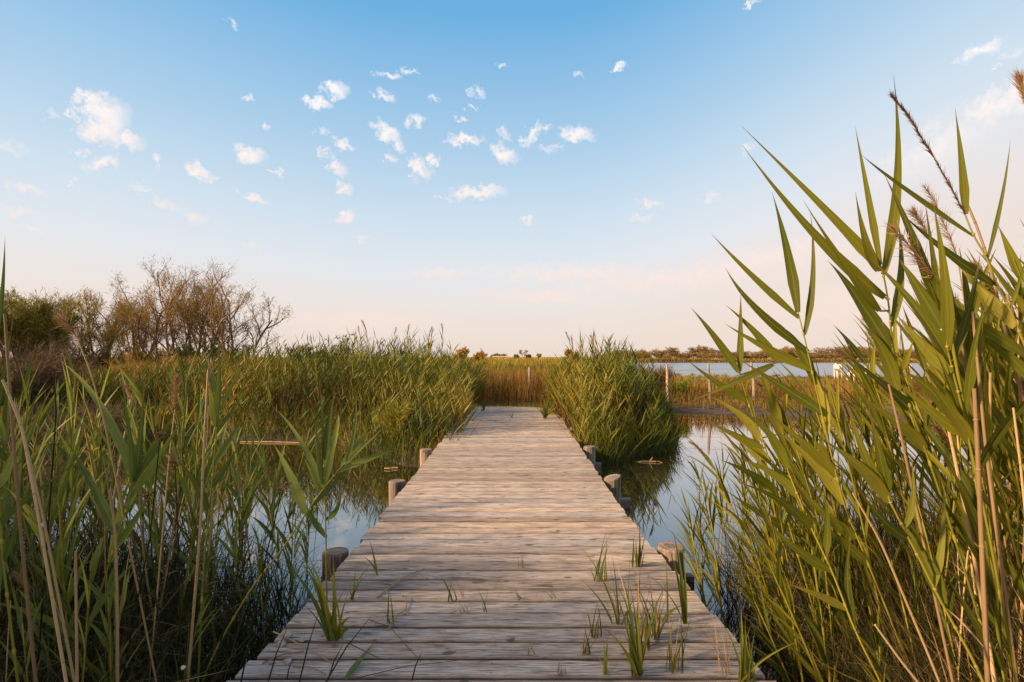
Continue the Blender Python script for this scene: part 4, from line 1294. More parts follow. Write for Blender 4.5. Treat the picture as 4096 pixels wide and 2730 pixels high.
# marsh beyond
n = 9000
yy = 21 * (190 / 21.0) ** (RNG.random(n) ** .85)
xx = (RNG.random(n) * 2 - 1) * (yy * 1.02 + 2)
p = np.stack([xx, yy], 1)
p = p[(np.minimum(np.minimum(sdist(p, LAKE), sdist(p, CHANNEL) - 1.5), sdist(p, POND)) > .3)]
n = len(p)
q = np.repeat(p, 12, 0)
lowf = np.clip((p[:, 0] - .12 * p[:, 1]) / (.06 * p[:, 1]), 0, 1) * np.clip((62 - p[:, 1]) / 3, 0, 1) * np.clip((p[:, 1] - 20) / 22, 0, 1)
sc = np.repeat((.35 + .35 * RNG.random(n)) * (1 + p[:, 1] / 160) * (1 - .72 * lowf), 12)
q = q + RNG.normal(size=q.shape) * (sc * .5)[:, None]
ok = np.minimum(np.minimum(sdist(q, LAKE), sdist(q, CHANNEL) - 1.2), sdist(q, POND)) > .2
q, sc = q[ok], sc[ok]
base = np.stack([q[:, 0], q[:, 1], land(q[:, 0], q[:, 1])], 1)
nn_ = len(q)
mb = MB()
blades(mb, base, norm(np.stack([RNG.normal(size=nn_) * .45, RNG.normal(size=nn_) * .3, np.ones(nn_)], 1)), sc * (.7 + .6 * RNG.random(nn_)),
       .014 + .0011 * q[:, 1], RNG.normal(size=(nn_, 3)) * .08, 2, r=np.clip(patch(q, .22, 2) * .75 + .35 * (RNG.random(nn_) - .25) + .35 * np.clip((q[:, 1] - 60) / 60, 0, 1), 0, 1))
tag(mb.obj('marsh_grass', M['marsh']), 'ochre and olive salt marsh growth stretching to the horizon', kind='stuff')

n = 9000
p = np.stack([16 + 185 * RNG.random(n), 175.5 + 16 * RNG.random(n) ** 1.6], 1)
p = p[sdist(p, LAKE) > .2]
n = len(p)
base = np.stack([p[:, 0], p[:, 1], land(p[:, 0], p[:, 1])], 1)
mb = MB()
blades(mb, base, norm(np.stack([RNG.normal(size=n) * .5, RNG.normal(size=n) * .3, np.ones(n)], 1)), (.8 + .7 * RNG.random(n)) * (.8 + .3 * np.sin(p[:, 0] * .21) * np.sin(p[:, 0] * .083)), .22 + .2 * RNG.random(n),
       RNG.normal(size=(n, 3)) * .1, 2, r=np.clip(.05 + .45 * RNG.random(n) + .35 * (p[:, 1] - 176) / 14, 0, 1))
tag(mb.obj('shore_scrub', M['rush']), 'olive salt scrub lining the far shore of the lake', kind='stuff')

# single reeds that stand out above the banks
LAB_B = 'single reed with a feathered top standing above the grass of the left bank'
LAB_I = 'single reed with pointed leaves standing above the islet reeds'
mats_b = ['bank', 'bank', 'reed']
bank_p = Placer([reed_proto('reed', reed_variant(rg, 2.0, 12, .34, .022, (1 if i % 2 else -1) * .6, mats_b[i % 3], i in (1, 4), .1), LAB_B, 'single reeds above the left bank') for i in range(7)])
for i in range(32):
    px = rg.uniform(1050, 1760) if i < 26 else rg.uniform(600, 1050)
    d = rg.uniform(12.5, 16.5)
    x = (px - CX) / F * d
    if x > -1.6:
        d = 13.0
        x = min(x, -1.6)
    z = float(land(np.array([x]), np.array([d]))[0])
    hgt = (1.7 + .45 * rg.random()) if px > 1150 else 1.35 + .4 * rg.random()
    if 1280 < px < 1420 and rg.random() < .5:
        hgt += .25
    bank_p.put(i, (x, d, z), rg.normal() * .7, hgt / 2.0, (rg.normal() * .06, rg.normal() * .08))
islet_p = Placer([reed_proto('reed', reed_variant(rg, 2.0, 13, .36, .024, (1 if i % 2 else -1) * .6, mats_b[i % 3], i == 2, .1), LAB_I, 'single reeds above the islet') for i in range(7)])
for i in range(28):
    px = rg.normal(2400, 130)
    px = min(max(px, 2220), 2640)
    d = rg.uniform(10.9, 14.5)
    x = max((px - CX) / F * d, 1.35)
    z = float(land(np.array([x]), np.array([d]))[0])
    if z < WL:
        z = WL
    hgt = 1.35 + .5 * rg.random() + .35 * math.exp(-((px - 2390) / 90.0) ** 2)
    islet_p.put(i, (x, d, z), rg.normal() * .7, hgt / 2.0, (rg.normal() * .06, rg.normal() * .07))
bank_p.drop_unused()
islet_p.drop_unused()


# ------------------------------------------------------------------ shrubs
def shrub(name, label, c, rx, rz, n, matl, leafl=.1, leafw=.018, group=None, up=.8, stems=14, cat='shrub'):
    z0 = float(land(np.array([c[0]]), np.array([c[1]]))[0]) - .02
    root = empty(name, (c[0], c[1], z0), label, cat, group)
    rr = np.random.default_rng(int(abs(c[0] * 137 + c[1] * 31)))
    ms, mf = MB(), MB()
    tips = []
    for i in range(stems):
        a = rr.random() * 6.283
        e = np.array((math.cos(a) * rx * rr.random() ** .6, math.sin(a) * rx * .8 * rr.random() ** .6, rz * (.65 + .4 * rr.random())))
        o0 = np.array((c[0], c[1], z0))
        cv = stem_curve(o0 + e * np.array((.12, .12, 0)), o0 + e, np.array((e[0] * -.15, e[1] * -.15, 0)), 7)
        tube(ms, cv, np.linspace(.010, .003, 7) * max(1, rz), 5, rr.random(), False)
        for t in np.linspace(.25, 1, n // stems):
            k_ = t * 5.99
            j = int(k_)
            tips.append(cv[j] + (cv[j + 1] - cv[j]) * (k_ - j) + rr.normal(size=3) * np.array((.09, .09, .07)) * rx * (1.5 if rx < 1 else 1))
    tips = np.array(tips)
    tips = tips[tips[:, 2] > z0]
    k_ = len(tips)
    rep = 5
    b = np.repeat(tips, rep, 0)
    dd = norm(RNG.normal(size=b.shape) * .6 + np.array((0, 0, up)))
    blades(mf, b, dd, leafl * (.5 + RNG.random(len(b))), leafw * (.6 + .7 * RNG.random(len(b))), RNG.normal(size=b.shape) * leafl * .2, 2,
           r=np.clip(np.repeat(RNG.random(k_), rep) * .6 + .4 * RNG.random(len(b)), 0, 1), facing=.3)
    part(ms, 'stem', M['bark'], root, True)
    part(mf, 'foliage', M[matl], root)
    return root


shrub('shrub', 'bright yellow green bush leaning over the left corner of the path end', (-1.62, 14.3), .55, 1.0, 900, 'shrub', .12, .02)
shrub('shrub', 'ochre green bush at the right corner of the path end', (1.12, 15.2), .5, .8, 800, 'ochre_shrub', .11, .018)
shrub('shrub', 'olive bush overhanging the water beside the left posts', (-2.0, 10.6), .62, .85, 1000, 'ochre_shrub', .12, .018)
shrub('shrub', 'bright green bush growing on the mud before the fence', (6.0, 20.1), .42, .75, 700, 'shrub', .12, .02)
shrub('shrub', 'reddish brown bush beside the bright green bush at the fence', (5.1, 20.7), .75, .95, 900, 'rush', .22, .016, up=1.4)
shrub('shrub', 'rounded dark green bush on the crest of the left bank below the sky', (-6.7, 19.5), 1.3, 2.0, 1400, 'dark_leaf', .14, .035)
shrub('shrub', 'dark green bush at the foot of the bare trees', (-14.0, 26.0), 2.0, 1.9, 1600, 'dark_leaf', .18, .04)
shrub('shrub', 'dark bush between the green tamarisk and the bare trees', (-20.5, 27.0), 1.6, 1.6, 1200, 'dark_leaf', .18, .04)
shrub('scrub', 'low brown twiggy scrub on the left shore behind the reeds', (-9.3, 12.2), 1.6, 1.35, 1800, 'deadtwig', .22, .012, stems=30)
shrub('scrub', 'brown twiggy scrub at the far left beneath the green tamarisk', (-12.0, 13.6), 1.9, 1.7, 2000, 'deadtwig', .22, .012, stems=32)
shrub('scrub', 'olive brown scrub spreading below the bare trees', (-11.5, 18.5), 2.0, 1.35, 1800, 'tam', .2, .016, stems=30)


shrub('scrub', 'olive bush at the foot of the tallest bare tree', ((560 - CX) / F * 27, 27.0), 1.9, 1.7, 1800, 'tam', .2, .03, stems=26)
shrub('scrub', 'olive bush at the foot of the slender bare trees', ((860 - CX) / F * 27, 27.0), 1.7, 1.5, 1800, 'tam_green', .2, .03, stems=26)

# ------------------------------------------------------------------ trees
def tree(label, c, hgt, spread, matl, seed, leaves=5200, nst=5, lean=(0, 0), leafl=.17, leafw=.028, group=None, name='tamarisk_tree', low=.0, lvl=3, sparse=1.0, trunk_r=.09):
    rr = random.Random(seed)
    z0 = float(land(np.array([c[0]]), np.array([c[1]]))[0]) - .05
    root = empty(name, (c[0], c[1], z0), label, 'tree', group)
    mt = MB()
    tips = []

    def grow(p, d, L, r, level):
        nseg = 6 if level < 2 else 4
        pts = [p]
        dirs = []
        cur, dv = p.copy(), d.copy()
        for i in range(nseg):
            dv = dv + np.array((rr.gauss(0, .14), rr.gauss(0, .14), rr.gauss(.05, .08)))
            dv = dv / np.linalg.norm(dv)
            cur = cur + dv * (L / nseg)
            pts.append(cur)
            dirs.append(dv.copy())
        tube(mt, np.array(pts), np.linspace(r, r * .45, nseg + 1), 6 if level == 0 else (4 if level < 2 else 3), rr.random(), False)
        if level >= 2:
            for q_ in pts[1:]:
                tips.append((q_, level))
        if level == lvl:
            return
        kids = (6, 5, 3)[level] if level < 3 else 3
        for i in range(kids):
            t = .22 + .78 * (i + rr.random()) / kids
            j = min(nseg - 1, int(t * nseg))
            q_ = pts[j] + (pts[j + 1] - pts[j]) * (t * nseg - j)
            a = rr.uniform(0, 6.283)
            ax = np.array((math.cos(a), math.sin(a), rr.uniform(-.05, .5)))
            an = rr.uniform(.4, .85)
            nd = dirs[j] * math.cos(an) + ax * math.sin(an)
            nd = nd / np.linalg.norm(nd)
            grow(q_, nd, L * rr.uniform(.38, .62) * (1.1 - .35 * t), r * .45, level + 1)

    for s_ in range(nst):
        a = 6.283 * (s_ + rr.random() * .7) / nst
        o_ = rr.uniform(.12, spread)
        d = np.array((math.cos(a) * o_ + lean[0], math.sin(a) * o_ + lean[1], 1.0))
        d = d / np.linalg.norm(d)
        grow(np.array((c[0] + .12 * math.cos(a), c[1] + .12 * math.sin(a), z0)), d, hgt * rr.uniform(.68, .86), trunk_r * rr.uniform(.6, 1), 0)
    part(mt, 'trunk', M['bark'], root, True)
    tp = np.array([q_ for q_, l in tips])
    top = tp[:, 2].max()
    k_ = RNG.integers(0, len(tp), leaves // 6)
    keep = RNG.random(len(k_)) < np.clip(1.35 - sparse * (tp[k_, 2] - z0) / (top - z0), .22, 1)
    b = np.repeat(tp[k_[keep]], 6, 0)
    b = b + RNG.normal(size=b.shape) * .11
    dd = norm(RNG.normal(size=b.shape) * .55 + np.array((0, 0, .55)))
    mf = MB()
    blades(mf, b, dd, leafl * (.5 + RNG.random(len(b))), leafw * (.5 + .8 * RNG.random(len(b))), RNG.normal(size=b.shape) * leafl * .25, 2,
           r=np.clip(np.repeat(RNG.random(keep.sum()), 6) * .6 + .4 * RNG.random(len(b)), 0, 1), facing=.3)
    part(mf, 'crown', M[matl], root)
    return root


def TX(px, d):
    return (px - CX) / F * d


tree('bare twiggy tamarisk, tallest of the row on the left bank', (TX(690, 28), 28.0), 5.5, .5, 'tam', 21, 6000, 5, (-.2, 0), sparse=1.0)
tree('thin bare tamarisk between the tallest one and its slender neighbour', (TX(770, 29), 29.0), 5.0, .25, 'tam', 5, 4600, 4, (-.02, 0), sparse=.8)
tree('slender upright bare tamarisk with a narrow open crown', (TX(850, 28), 28.0), 5.2, .22, 'tam', 33, 4600, 4, (.0, 0), sparse=.95)
tree('bare tamarisk with a rounded crown at the boardwalk end of the tree row', (TX(965, 28.5), 28.5), 5.0, .32, 'tam', 8, 4600, 4, (-.02, 0), sparse=.95)
tree('brownish tamarisk with a pointed crown left of the tallest tree', (TX(400, 28), 28.0), 4.4, .5, 'tam', 14, 7500, 5, (-.02, 0), sparse=.6)
tree('low bushy tamarisk filling the gap beside the tallest tree', (TX(540, 30), 30.0), 4.3, .6, 'tam', 17, 6500, 5, sparse=.5)
tree('bushy green tamarisk with dense foliage at the left edge', (TX(130, 24), 24.0), 3.7, .8, 'tam_green', 3, 12000, 7, sparse=.45, leafl=.2, leafw=.045)
tree('dense green tamarisk cut by the left edge of the photo', (TX(-60, 23), 23.0), 3.9, .8, 'tam_green', 9, 11000, 6, sparse=.5, leafl=.2, leafw=.045)
tree('small dark tamarisk between the green one and the brownish one', (TX(270, 26), 26.0), 3.9, .5, 'tam_green', 27, 6500, 5, sparse=.5)

# tamarisks added out of view at the left to shade near bed and deck
for i, (x, y_, h_) in enumerate([(-8.2, -5.2, 4.0), (-8.0, -3.0, 4.3), (-8.4, -1.0, 4.1), (-8.0, 1.0, 3.8)]):
    tree(('dense', 'tall', 'broad', 'low')[i] + ' green tamarisk added out of view to shade the left reed bed', (x, y_), h_, .8, 'tam_green', 80 + i, 11000, 7, sparse=.3, leafl=.22, leafw=.06)

# far trees: built once per kind, then copied along the far shore
ft = [tree('far tree', (0, 300 + 3 * i), 4.8, 1.0, 'far_tam', 50 + i, 2600, 9, leafl=.5, leafw=.16, name='far_tree', lvl=2, sparse=.75, trunk_r=.06) for i in range(4)]
FP = Placer(ft)
for f_ in ft:
    f_['label'] = 'small brown scrubby tree in the row along the far shore of the lake'
    f_['group'] = 'scrubby trees along the far shore of the lake'
rr = random.Random(4)
i = 0
for px in range(2430, 4300, 17):
    d = rr.uniform(190, 225)
    s_ = rr.uniform(.45, .95) * (1.15 if px > 2950 else 1)
    if 2740 < px < 2800:
        s_ *= 1.3
    t_ = FP.put(i, (TX(px + rr.uniform(-18, 18), d), d, 0.05), rr.random() * 6.28, s_ * d / 200)
    t_.scale = (t_.scale[0] * rr.uniform(.9, 1.7), t_.scale[0] * rr.uniform(.9, 1.7), t_.scale[0] * rr.uniform(.6, 1.0))
    i += 1
FP.drop_unused()
tree('larger golden lit tree on the horizon beyond the rushes', (TX(1852, 120), 120), 3.1, .7, 'gold', 61, 1800, 5, leafl=.4, leafw=.2, name='golden_tree', lvl=2, sparse=.3)
tree('rounded golden bush tree beside the larger golden tree on the horizon', (TX(1922, 125), 125), 2.3, .9, 'gold', 62, 1800, 6, leafl=.4, leafw=.2, name='golden_tree', lvl=2, sparse=.2)
tree('golden lit tree on the horizon just above the islet reeds', (TX(2285, 130), 130), 2.9, .7, 'gold', 63, 1500, 5, leafl=.4, leafw=.2, name='golden_tree', lvl=2, sparse=.3)
tree('pale slender tree standing alone on the horizon above the rushes', (TX(2094, 260), 260), 4.6, .06, 'gold', 64, 500, 2, leafl=.5, leafw=.2, name='slender_tree', lvl=2, sparse=-.6)
tree('tiny pinkish tree on the horizon right of the slender tree', (TX(2156, 260), 260), 3.0, .5, 'gold', 66, 600, 4, leafl=.5, leafw=.2, name='golden_tree', lvl=2, sparse=.3)
for (px, d, rx, h_, lb) in [(2000, 262, 4.6, 2.3, 'dark green hedge behind the pale low house on the horizon'), (2066, 262, 1.2, 1.9, 'small dark bush on the horizon right of the low house'),
                            (2115, 262, 1.3, 1.9, 'small dark bush on the horizon right of the slender tree'), (1786, 240, 1.3, 1.6, 'small dark bush on the horizon left of the golden trees')]:
    shrub('hedge' if rx > 3 else 'dark_bush', lb, (TX(px, d), d), rx, h_, 700, 'tam_green', .6, .4, up=.5, stems=20, cat='hedge' if rx > 3 else 'bush')

# low house far away
hx, hd = TX(1999, 250), 250.0
house = empty('house', (hx, hd, 0), 'pale pink low house in front of the dark hedge on the horizon', 'house')
zb = .0
mb = MB()
box(mb, (hx - 3.1, hd - 2, zb), (hx + 3.1, hd + 2, zb + 1.25), .5)
part(mb, 'wall', M['wall'], house)
mb = MB()
v = [(hx - 3.3, hd - 2.3, zb + 1.253), (hx + 3.3, hd - 2.3, zb + 1.253), (hx + 3.3, hd + 2.3, zb + 1.253), (hx - 3.3, hd + 2.3, zb + 1.253),
     (hx - 3.3, hd, zb + 1.75), (hx + 3.3, hd, zb + 1.75)]
mb.add(v, [(0, 1, 5, 4), (3, 4, 5, 2), (0, 4, 3, 3), (1, 2, 5, 5), (0, 3, 2, 1)][:2])
mb.add(v, [(0, 3, 2, 1)])
part(mb, 'roof', M['tile'], house)
for k_ in (-1.8, 1.6):
    mb = MB()
    box(mb, (hx + k_ - .35, hd - 2.03, zb + .45), (hx + k_ + .35, hd - 2.004, zb + 1.0))
    part(mb, 'window', M['darkglass'], house)

# ------------------------------------------------------------------ fence
fence = empty('fence', (5.4, 20.0, -.2), 'weathered post and wire fence running along the marsh behind the islet', 'fence')
fp = [(2118, 1470, 20.4), (2400, 1466, 20.2), (2530, 1464, 20.1), (2668, 1459, 20.0), (2833, 1455, 20.0), (3005, 1450, 19.9)]
tops = []
for i, (px, py, d) in enumerate(fp):
    t = P(px, py, d)
    lean = (.03, -.02, .02, .045, .09, .10, .05, .03)[i]
    zb = float(land(np.array([t[0]]), np.array([d]))[0]) - .3
    b = np.array((t[0] + lean, d, zb))
    mb = MB()
    q = np.array([b + (t - b) * s_ for s_ in np.linspace(0, 1, 6)])
    q[2:4, 0] += rp.gauss(0, .012)
    tube(mb, q, np.array((.058, .056, .058, .052, .05, .042)) * .95, 8, rp.random())
    part(mb, 'post', M['fencewood'], fence, False)
    tops.append((b, t))
for hz_ in (.35, .62, .88):
    mb = MB()
    pts = []
    for i in range(len(tops) - 1):
        b0, t0 = tops[i]
        b1, t1 = tops[i + 1]
        a0, a1 = b0 + (t0 - b0) * hz_, b1 + (t1 - b1) * hz_
        for s_ in np.linspace(0, 1, 5)[:-1]:
            q = a0 + (a1 - a0) * s_
            q = q + np.array((0, -.058, -.02 * math.sin(s_ * math.pi)))
            pts.append(q)
    tube(mb, np.array(pts), .0035, 4, .5, False)
    part(mb, 'wire', M['wire'], fence)


# ------------------------------------------------------------------ white horses in the marsh
def skin(name, verts, edges, radii, mt, parent, root_i=0, sub=2):
    me = bpy.data.meshes.new(name)
    me.from_pydata([tuple(v) for v in verts], edges, [])
    o = bpy.data.objects.new(name, me)
    COL.objects.link(o)
    o.parent = parent
    me.materials.append(mt)
    sk = o.modifiers.new('skin', 'SKIN')
    sk.use_smooth_shade = True
    for i, r in enumerate(radii):
        me.skin_vertices[0].data[i].radius = (r, r) if not isinstance(r, tuple) else r
        me.skin_vertices[0].data[i].use_root = (i == root_i)
    s_ = o.modifiers.new('sub', 'SUBSURF')
    s_.levels = s_.render_levels = sub
    return o


def horse(label, loc, rz, grazing=True, sc=1.0):
    root = empty('horse', loc, label, 'horse', None, rz)
    root.scale = (sc,) * 3
    v, e, r = [], [], []

    def add(p, rad, link=None):
        v.append(p)
        r.append(rad)
        if link is not None:
            e.append((link, len(v) - 1))
        return len(v) - 1
    b0 = add((0, 0, 1.02), (.27, .29))
    ch = add((.42, 0, 1.03), (.25, .31), b0)
    wi = add((.62, 0, 1.10), (.19, .25), ch)
    ru = add((-.40, 0, 1.08), (.27, .27), b0)
    ta = add((-.66, 0, 1.06), (.17, .19), ru)
    if grazing:
        n1 = add((.86, 0, 1.02), (.12, .18), wi)
        n2 = add((1.10, 0, .74), (.09, .14), n1)
        hd_ = add((1.24, 0, .48), (.085, .12), n2)
        mz = add((1.28, 0, .26), (.065, .08), hd_)
        no = add((1.27, 0, .12), (.05, .06), mz)
    else:
        n1 = add((.82, 0, 1.30), (.11, .18), wi)
        n2 = add((1.02, 0, 1.52), (.09, .14), n1)
        hd_ = add((1.16, 0, 1.58), (.085, .12), n2)
        mz = add((1.36, 0, 1.42), (.065, .08), hd_)
        no = add((1.46, 0, 1.33), (.05, .06), mz)
    for s_ in (-1, 1):
        a = add((.50, .13 * s_, .86), .12, ch)
        a = add((.50 + .03 * s_, .14 * s_, .62), .075, a)
        a = add((.52 + .03 * s_, .14 * s_, .42), .055, a)
        a = add((.51 + .03 * s_, .14 * s_, .14), .04, a)
        add((.54 + .03 * s_, .14 * s_, .03), .052, a)
        a = add((-.52, .13 * s_, .86), .16, ru)
        a = add((-.42 + .05 * s_, .15 * s_, .68), .105, a)
        a = add((-.62 + .05 * s_, .15 * s_, .46), .06, a)
        a = add((-.58 + .05 * s_, .15 * s_, .14), .042, a)
        add((-.54 + .05 * s_, .15 * s_, .03), .052, a)
    skin('body', v, e, r, M['horse'], root)
    hx_ = v[hd_]
    for s_ in (-1, 1):
        skin('ear', [(hx_[0] - .02, .06 * s_, hx_[2] + .10), (hx_[0] - .03, .08 * s_, hx_[2] + .20)], [(0, 1)], [.03, .012], M['horse'], root, 0, 1)
    mb_ = MB()
    nb = np.array([v[wi], v[n1], v[n2], v[hd_]])
    t = np.linspace(0, 3, 40)
    line = np.stack([np.interp(t, np.arange(4), nb[:, k_]) for k_ in range(3)], 1) + np.array((-.03, 0, .14))
    b = np.repeat(line, 4, 0)
    blades(mb_, b, norm(np.array((-.1, .5, -.8)) + RNG.normal(size=b.shape) * .25), np.full(len(b), .24), np.full(len(b), .03), RNG.normal(size=b.shape) * .03, 2)
    o = mb_.obj('mane', M['hair'], parent=root)
    mb_ = MB()
    b = np.repeat(np.array([(-.82, 0, 1.08)]), 40, 0) + RNG.normal(size=(40, 3)) * .02
    blades(mb_, b, norm(np.array((-.35, 0, -1)) + RNG.normal(size=b.shape) * .1), np.full(40, .75), np.full(40, .035), RNG.normal(size=b.shape) * .05, 3)
    mb_.obj('tail', M['hair'], parent=root)
    return root


def gz(x, y_):
    return float(land(np.array([x]), np.array([y_]))[0])


for (px, d, rz, gr, lb) in [(3352, 46, 1.25, True, 'white horse seen past the slim reed, leftmost of the grazing horses'),
                            (3452, 34, 1.75, True, 'white horse grazing with its back to us, nearest in the marsh behind the reed clump'),
                            (3630, 46, 1.2, True, 'white horse farthest from the pond behind the broad upright reed')]:
    x = TX(px, d)
    horse(lb, (x, d, gz(x, d) - .02), rz, gr, .98)

# ------------------------------------------------------------------ small things in the water
mb = MB()
a, b = G(960, 1771, WL), G(1200, 1774, WL)
tube(mb, [a + np.array((0, 0, .015)), (a + b) / 2 + np.array((0, .02, .02)), b + np.array((0, 0, .012))], [.011, .013, .010], 8, .9)
tag(mb.obj('floating_cane', M['straw'], loc=a), 'pale broken cane floating level on the dark water below the left bank', 'cane')
root = empty('driftwood', G(2600, 1850, WL), 'bent grey branch lying in the water at the foot of the islet', 'branch')
c0 = G(2600, 1850, WL)
mb = MB()
tube(mb, [c0 + np.array(v) for v in [(-.30, .04, -.02), (-.12, .02, .012), (.0, .0, .012), (.14, -.03, .02), (.22, -.05, -.01)]], [.011, .013, .014, .011, .007], 7, .4)
part(mb, 'limb', M['bark'], root, True)
mb = MB()
tube(mb, [c0 + np.array(v) for v in [(.0, 0, .03), (.03, -.06, .10), (-.03, -.1, -.01)]], [.012, .010, .006], 6, .6)
part(mb, 'twig', M['bark'], root, True)
mb = MB()
c0 = G(1565, 1878, WL)
q = np.linspace(0, 5.0, 14)
tube(mb, c0 + np.stack([.11 * np.cos(q), .05 * np.sin(q), .02 + 0 * q], 1), .008, 6, .8)
tag(mb.obj('floating_stalk', M['straw'], loc=c0), 'curled dry stalk floating near the olive bush by the left posts', 'stalk')
for (px, py) in [(2722, 1838), (2765, 1842)]:
    c0 = G(px, py, WL)
    mb = MB()
    q = np.linspace(0, 2.4, 8)
    tube(mb, c0 + np.stack([.07 * np.cos(q), .05 * np.sin(q), .01 + .05 * np.sin(q)], 1), .005, 5, .3)
    tag(mb.obj('twig', M['bark'], loc=c0), 'small dark twig poking out of the bright water, %s' % ('closer to the islet' if px < 2750 else 'farther from the islet'), 'twig')

# ------------------------------------------------------------------ plants growing through the deck, litter
def tuft(label, px, py, hpx, n, kind='green', spread=.3, wpx=13, lean=0.0, name='grass_tuft', tips=None):
    c = G(px, py, 0.0)
    d = c[1]
    rr_ = np.random.default_rng(int(px * 7 + py))
    root = empty(name, c, label, 'grass')
    n = int(n * 1.8 + .5) if n > 4 else n
    for k_ in range(n):
        h_ = hpx / F * d * (.5 + .75 * rr_.random())
        dry = kind == 'dry' or (kind == 'mixed' and rr_.random() < .4)
        b = c + np.array((rr_.normal() * .02, rr_.normal() * .006, -.03))
        tx = lean + rr_.normal() * spread
        tip = c + np.array((tx * h_, rr_.normal() * .25 * h_, h_ * (1 - .25 * abs(tx))))
        if tips and k_ < len(tips):
            tip = P(tips[k_][0], tips[k_][1], d + rr_.normal() * .05)
        ctl = b + (tip - b) * .5 + np.array((-(tip - b)[0] * .25, 0, .12 * h_))
        mb_ = MB()
        leaf(mb_, b, ctl, tip, wpx * .62 / F * d * (.6 + .7 * rr_.random()) * (.6 if dry else 1), roll=rr_.normal() * .5, twist=rr_.normal() * .8, n=10, r=rr_.random(), fold=.25)
        part(mb_, 'blade', M['straw' if dry else ('reed_cool' if rr_.random() < .5 else 'reed')], root)
    return root


TUFTS = [
    ('tall tuft of broad green blades growing through the deck near its left edge', 1329, 2559, 330, 10, 'green', .34, 24, -.1, [(1240, 2284), (1130, 2120), (1366, 2267), (1407, 2464), (1262, 2434), (1444, 2504), (1290, 2180)]),
    ('small green tuft with one upright blade beside the curled dead stalk on the deck', 1555, 2500, 170, 4, 'green', .3, 11, 0, [(1556, 2345), (1525, 2440), (1600, 2440)]),
    ('bent green blade with a thin companion between deck boards', 1808, 2400, 120, 3, 'green', .3, 12, -.2, [(1758, 2298), (1815, 2310)]),
    ('thin dry sprig between deck boards in the middle of the walk', 1858, 2393, 110, 4, 'dry', .35, 6, 0, None),
    ('stubby dry tuft just below the thin dry sprig', 1849, 2449, 55, 6, 'dry', .5, 8, 0, None),
    ('thin upright blade pair near the stubby dry tuft', 1938, 2449, 120, 3, 'mixed', .25, 9, 0, None),
    ('little green sprout alone in the middle of the deck', 2087, 2271, 55, 4, 'green', .4, 9, 0, None),
    ('two short green blades leaning left in the middle of the deck', 2083, 2397, 55, 3, 'green', .5, 11, -.7, None),
    ('tiny dry sprout in the middle of the deck', 2148, 2397, 38, 4, 'dry', .4, 7, 0, None),
    ('short dry sprout with a curved stalk right of the tiny sprout', 2228, 2393, 60, 4, 'mixed', .5, 8, -.5, None),
    ('pair of dry yellow blades near the bottom middle of the deck', 1774, 2561, 70, 2, 'dry', .25, 10, .2, None),
    ('small green and dry sprout near the bottom middle of the deck', 2125, 2622, 65, 4, 'mixed', .3, 8, 0, None),
    ('dense dry stubble tuft at the bottom of the deck', 2246, 2701, 70, 7, 'dry', .2, 8, 0, None),
    ('slim green sprig with thin blades on the right half of the deck', 2396, 2327, 190, 6, 'green', .22, 10, .15, [(2424, 2160), (2372, 2240), (2358, 2275)]),
    ('leafy green sprig beside the nearest right post', 2546, 2266, 160, 7, 'green', .28, 12, .1, [(2545, 2140), (2580, 2175), (2520, 2165)]),
    ('yellow green blades leaning left on the right half of the deck', 2480, 2498, 300, 8, 'mixed', .25, 12, -.25, [(2300, 2300), (2395, 2290), (2466, 2260)]),
    ('dry and green cluster below the leafy sprigs', 2387, 2549, 150, 6, 'mixed', .3, 11, -.15, None),
    ('largest mixed clump of green and yellow blades on the deck', 2560, 2600, 330, 9, 'mixed', .26, 22, -.05, [(2465, 2330), (2530, 2340), (2610, 2330), (2630, 2420), (2495, 2440)]),
    ('withered brown and green clump right of the largest clump', 2627, 2553, 250, 8, 'mixed', .28, 17, -.1, [(2575, 2425), (2640, 2430), (2710, 2430)]),
    ('tall single stalk with one broad blade near the right deck edge', 2664, 2494, 310, 3, 'green', .1, 20, -.05, [(2662, 2195), (2560, 2380), (2750, 2420)]),
    ('tall stalk with two dark blades in front of the nearest right post', 2745, 2494, 440, 4, 'green', .1, 26, -.15, [(2672, 2190), (2690, 2120), (2726, 2130), (2540, 2265)]),
    ('bright green clump growing at the bottom of the deck', 2557, 2700, 330, 8, 'green', .2, 24, -.12, [(2500, 2470), (2520, 2570), (2490, 2600)]),
    ('trio of stiff green blades at the bottom of the deck', 2424, 2701, 220, 4, 'green', .14, 15, .05, [(2438, 2500), (2410, 2560), (2368, 2615)]),
    ('sprig of short green blades with dry stems left of the stiff trio', 2346, 2620, 130, 6, 'mixed', .3, 9, 0, None),
    ('dry orange stems by the deck edge at the bottom right', 2908, 2701, 260, 7, 'dry', .25, 10, -.25, [(2786, 2500), (2890, 2470)]),
    ('mixed grass clump at the corner of the deck under the reed clump', 2990, 2725, 250, 9, 'green', .25, 20, .0, None),
    ('dry and green stalks at the bottom between the clumps', 2690, 2690, 260, 7, 'mixed', .2, 11, .05, None),
    ('low green tuft at the far right corner of the deck', 2181, 1675, 85, 16, 'green', .5, 7, -.1, None),
    ('tiny yellow blade near the far end of the deck', 2050, 1672, 34, 3, 'mixed', .3, 5, 0, None),
    ('small sprig at the left of the far deck end', 1931, 1640, 60, 6, 'green', .4, 6, .3, None),
    ('single green blades along the left deck edge by the nearest left post', 1405, 2400, 150, 4, 'green', .25, 14, .1, [(1425, 2260), (1380, 2290)]),
    ('long green blade curving beside the left deck edge', 1515, 2300, 180, 2, 'green', .2, 16, -.3, [(1475, 2150), (1440, 2220)]),
]
for (lb, px, py, hp, n, kd, sp, wp, ln, tps) in TUFTS:
    tuft(lb, px, py, hp, n, kd, sp, wp, ln, tips=tps)

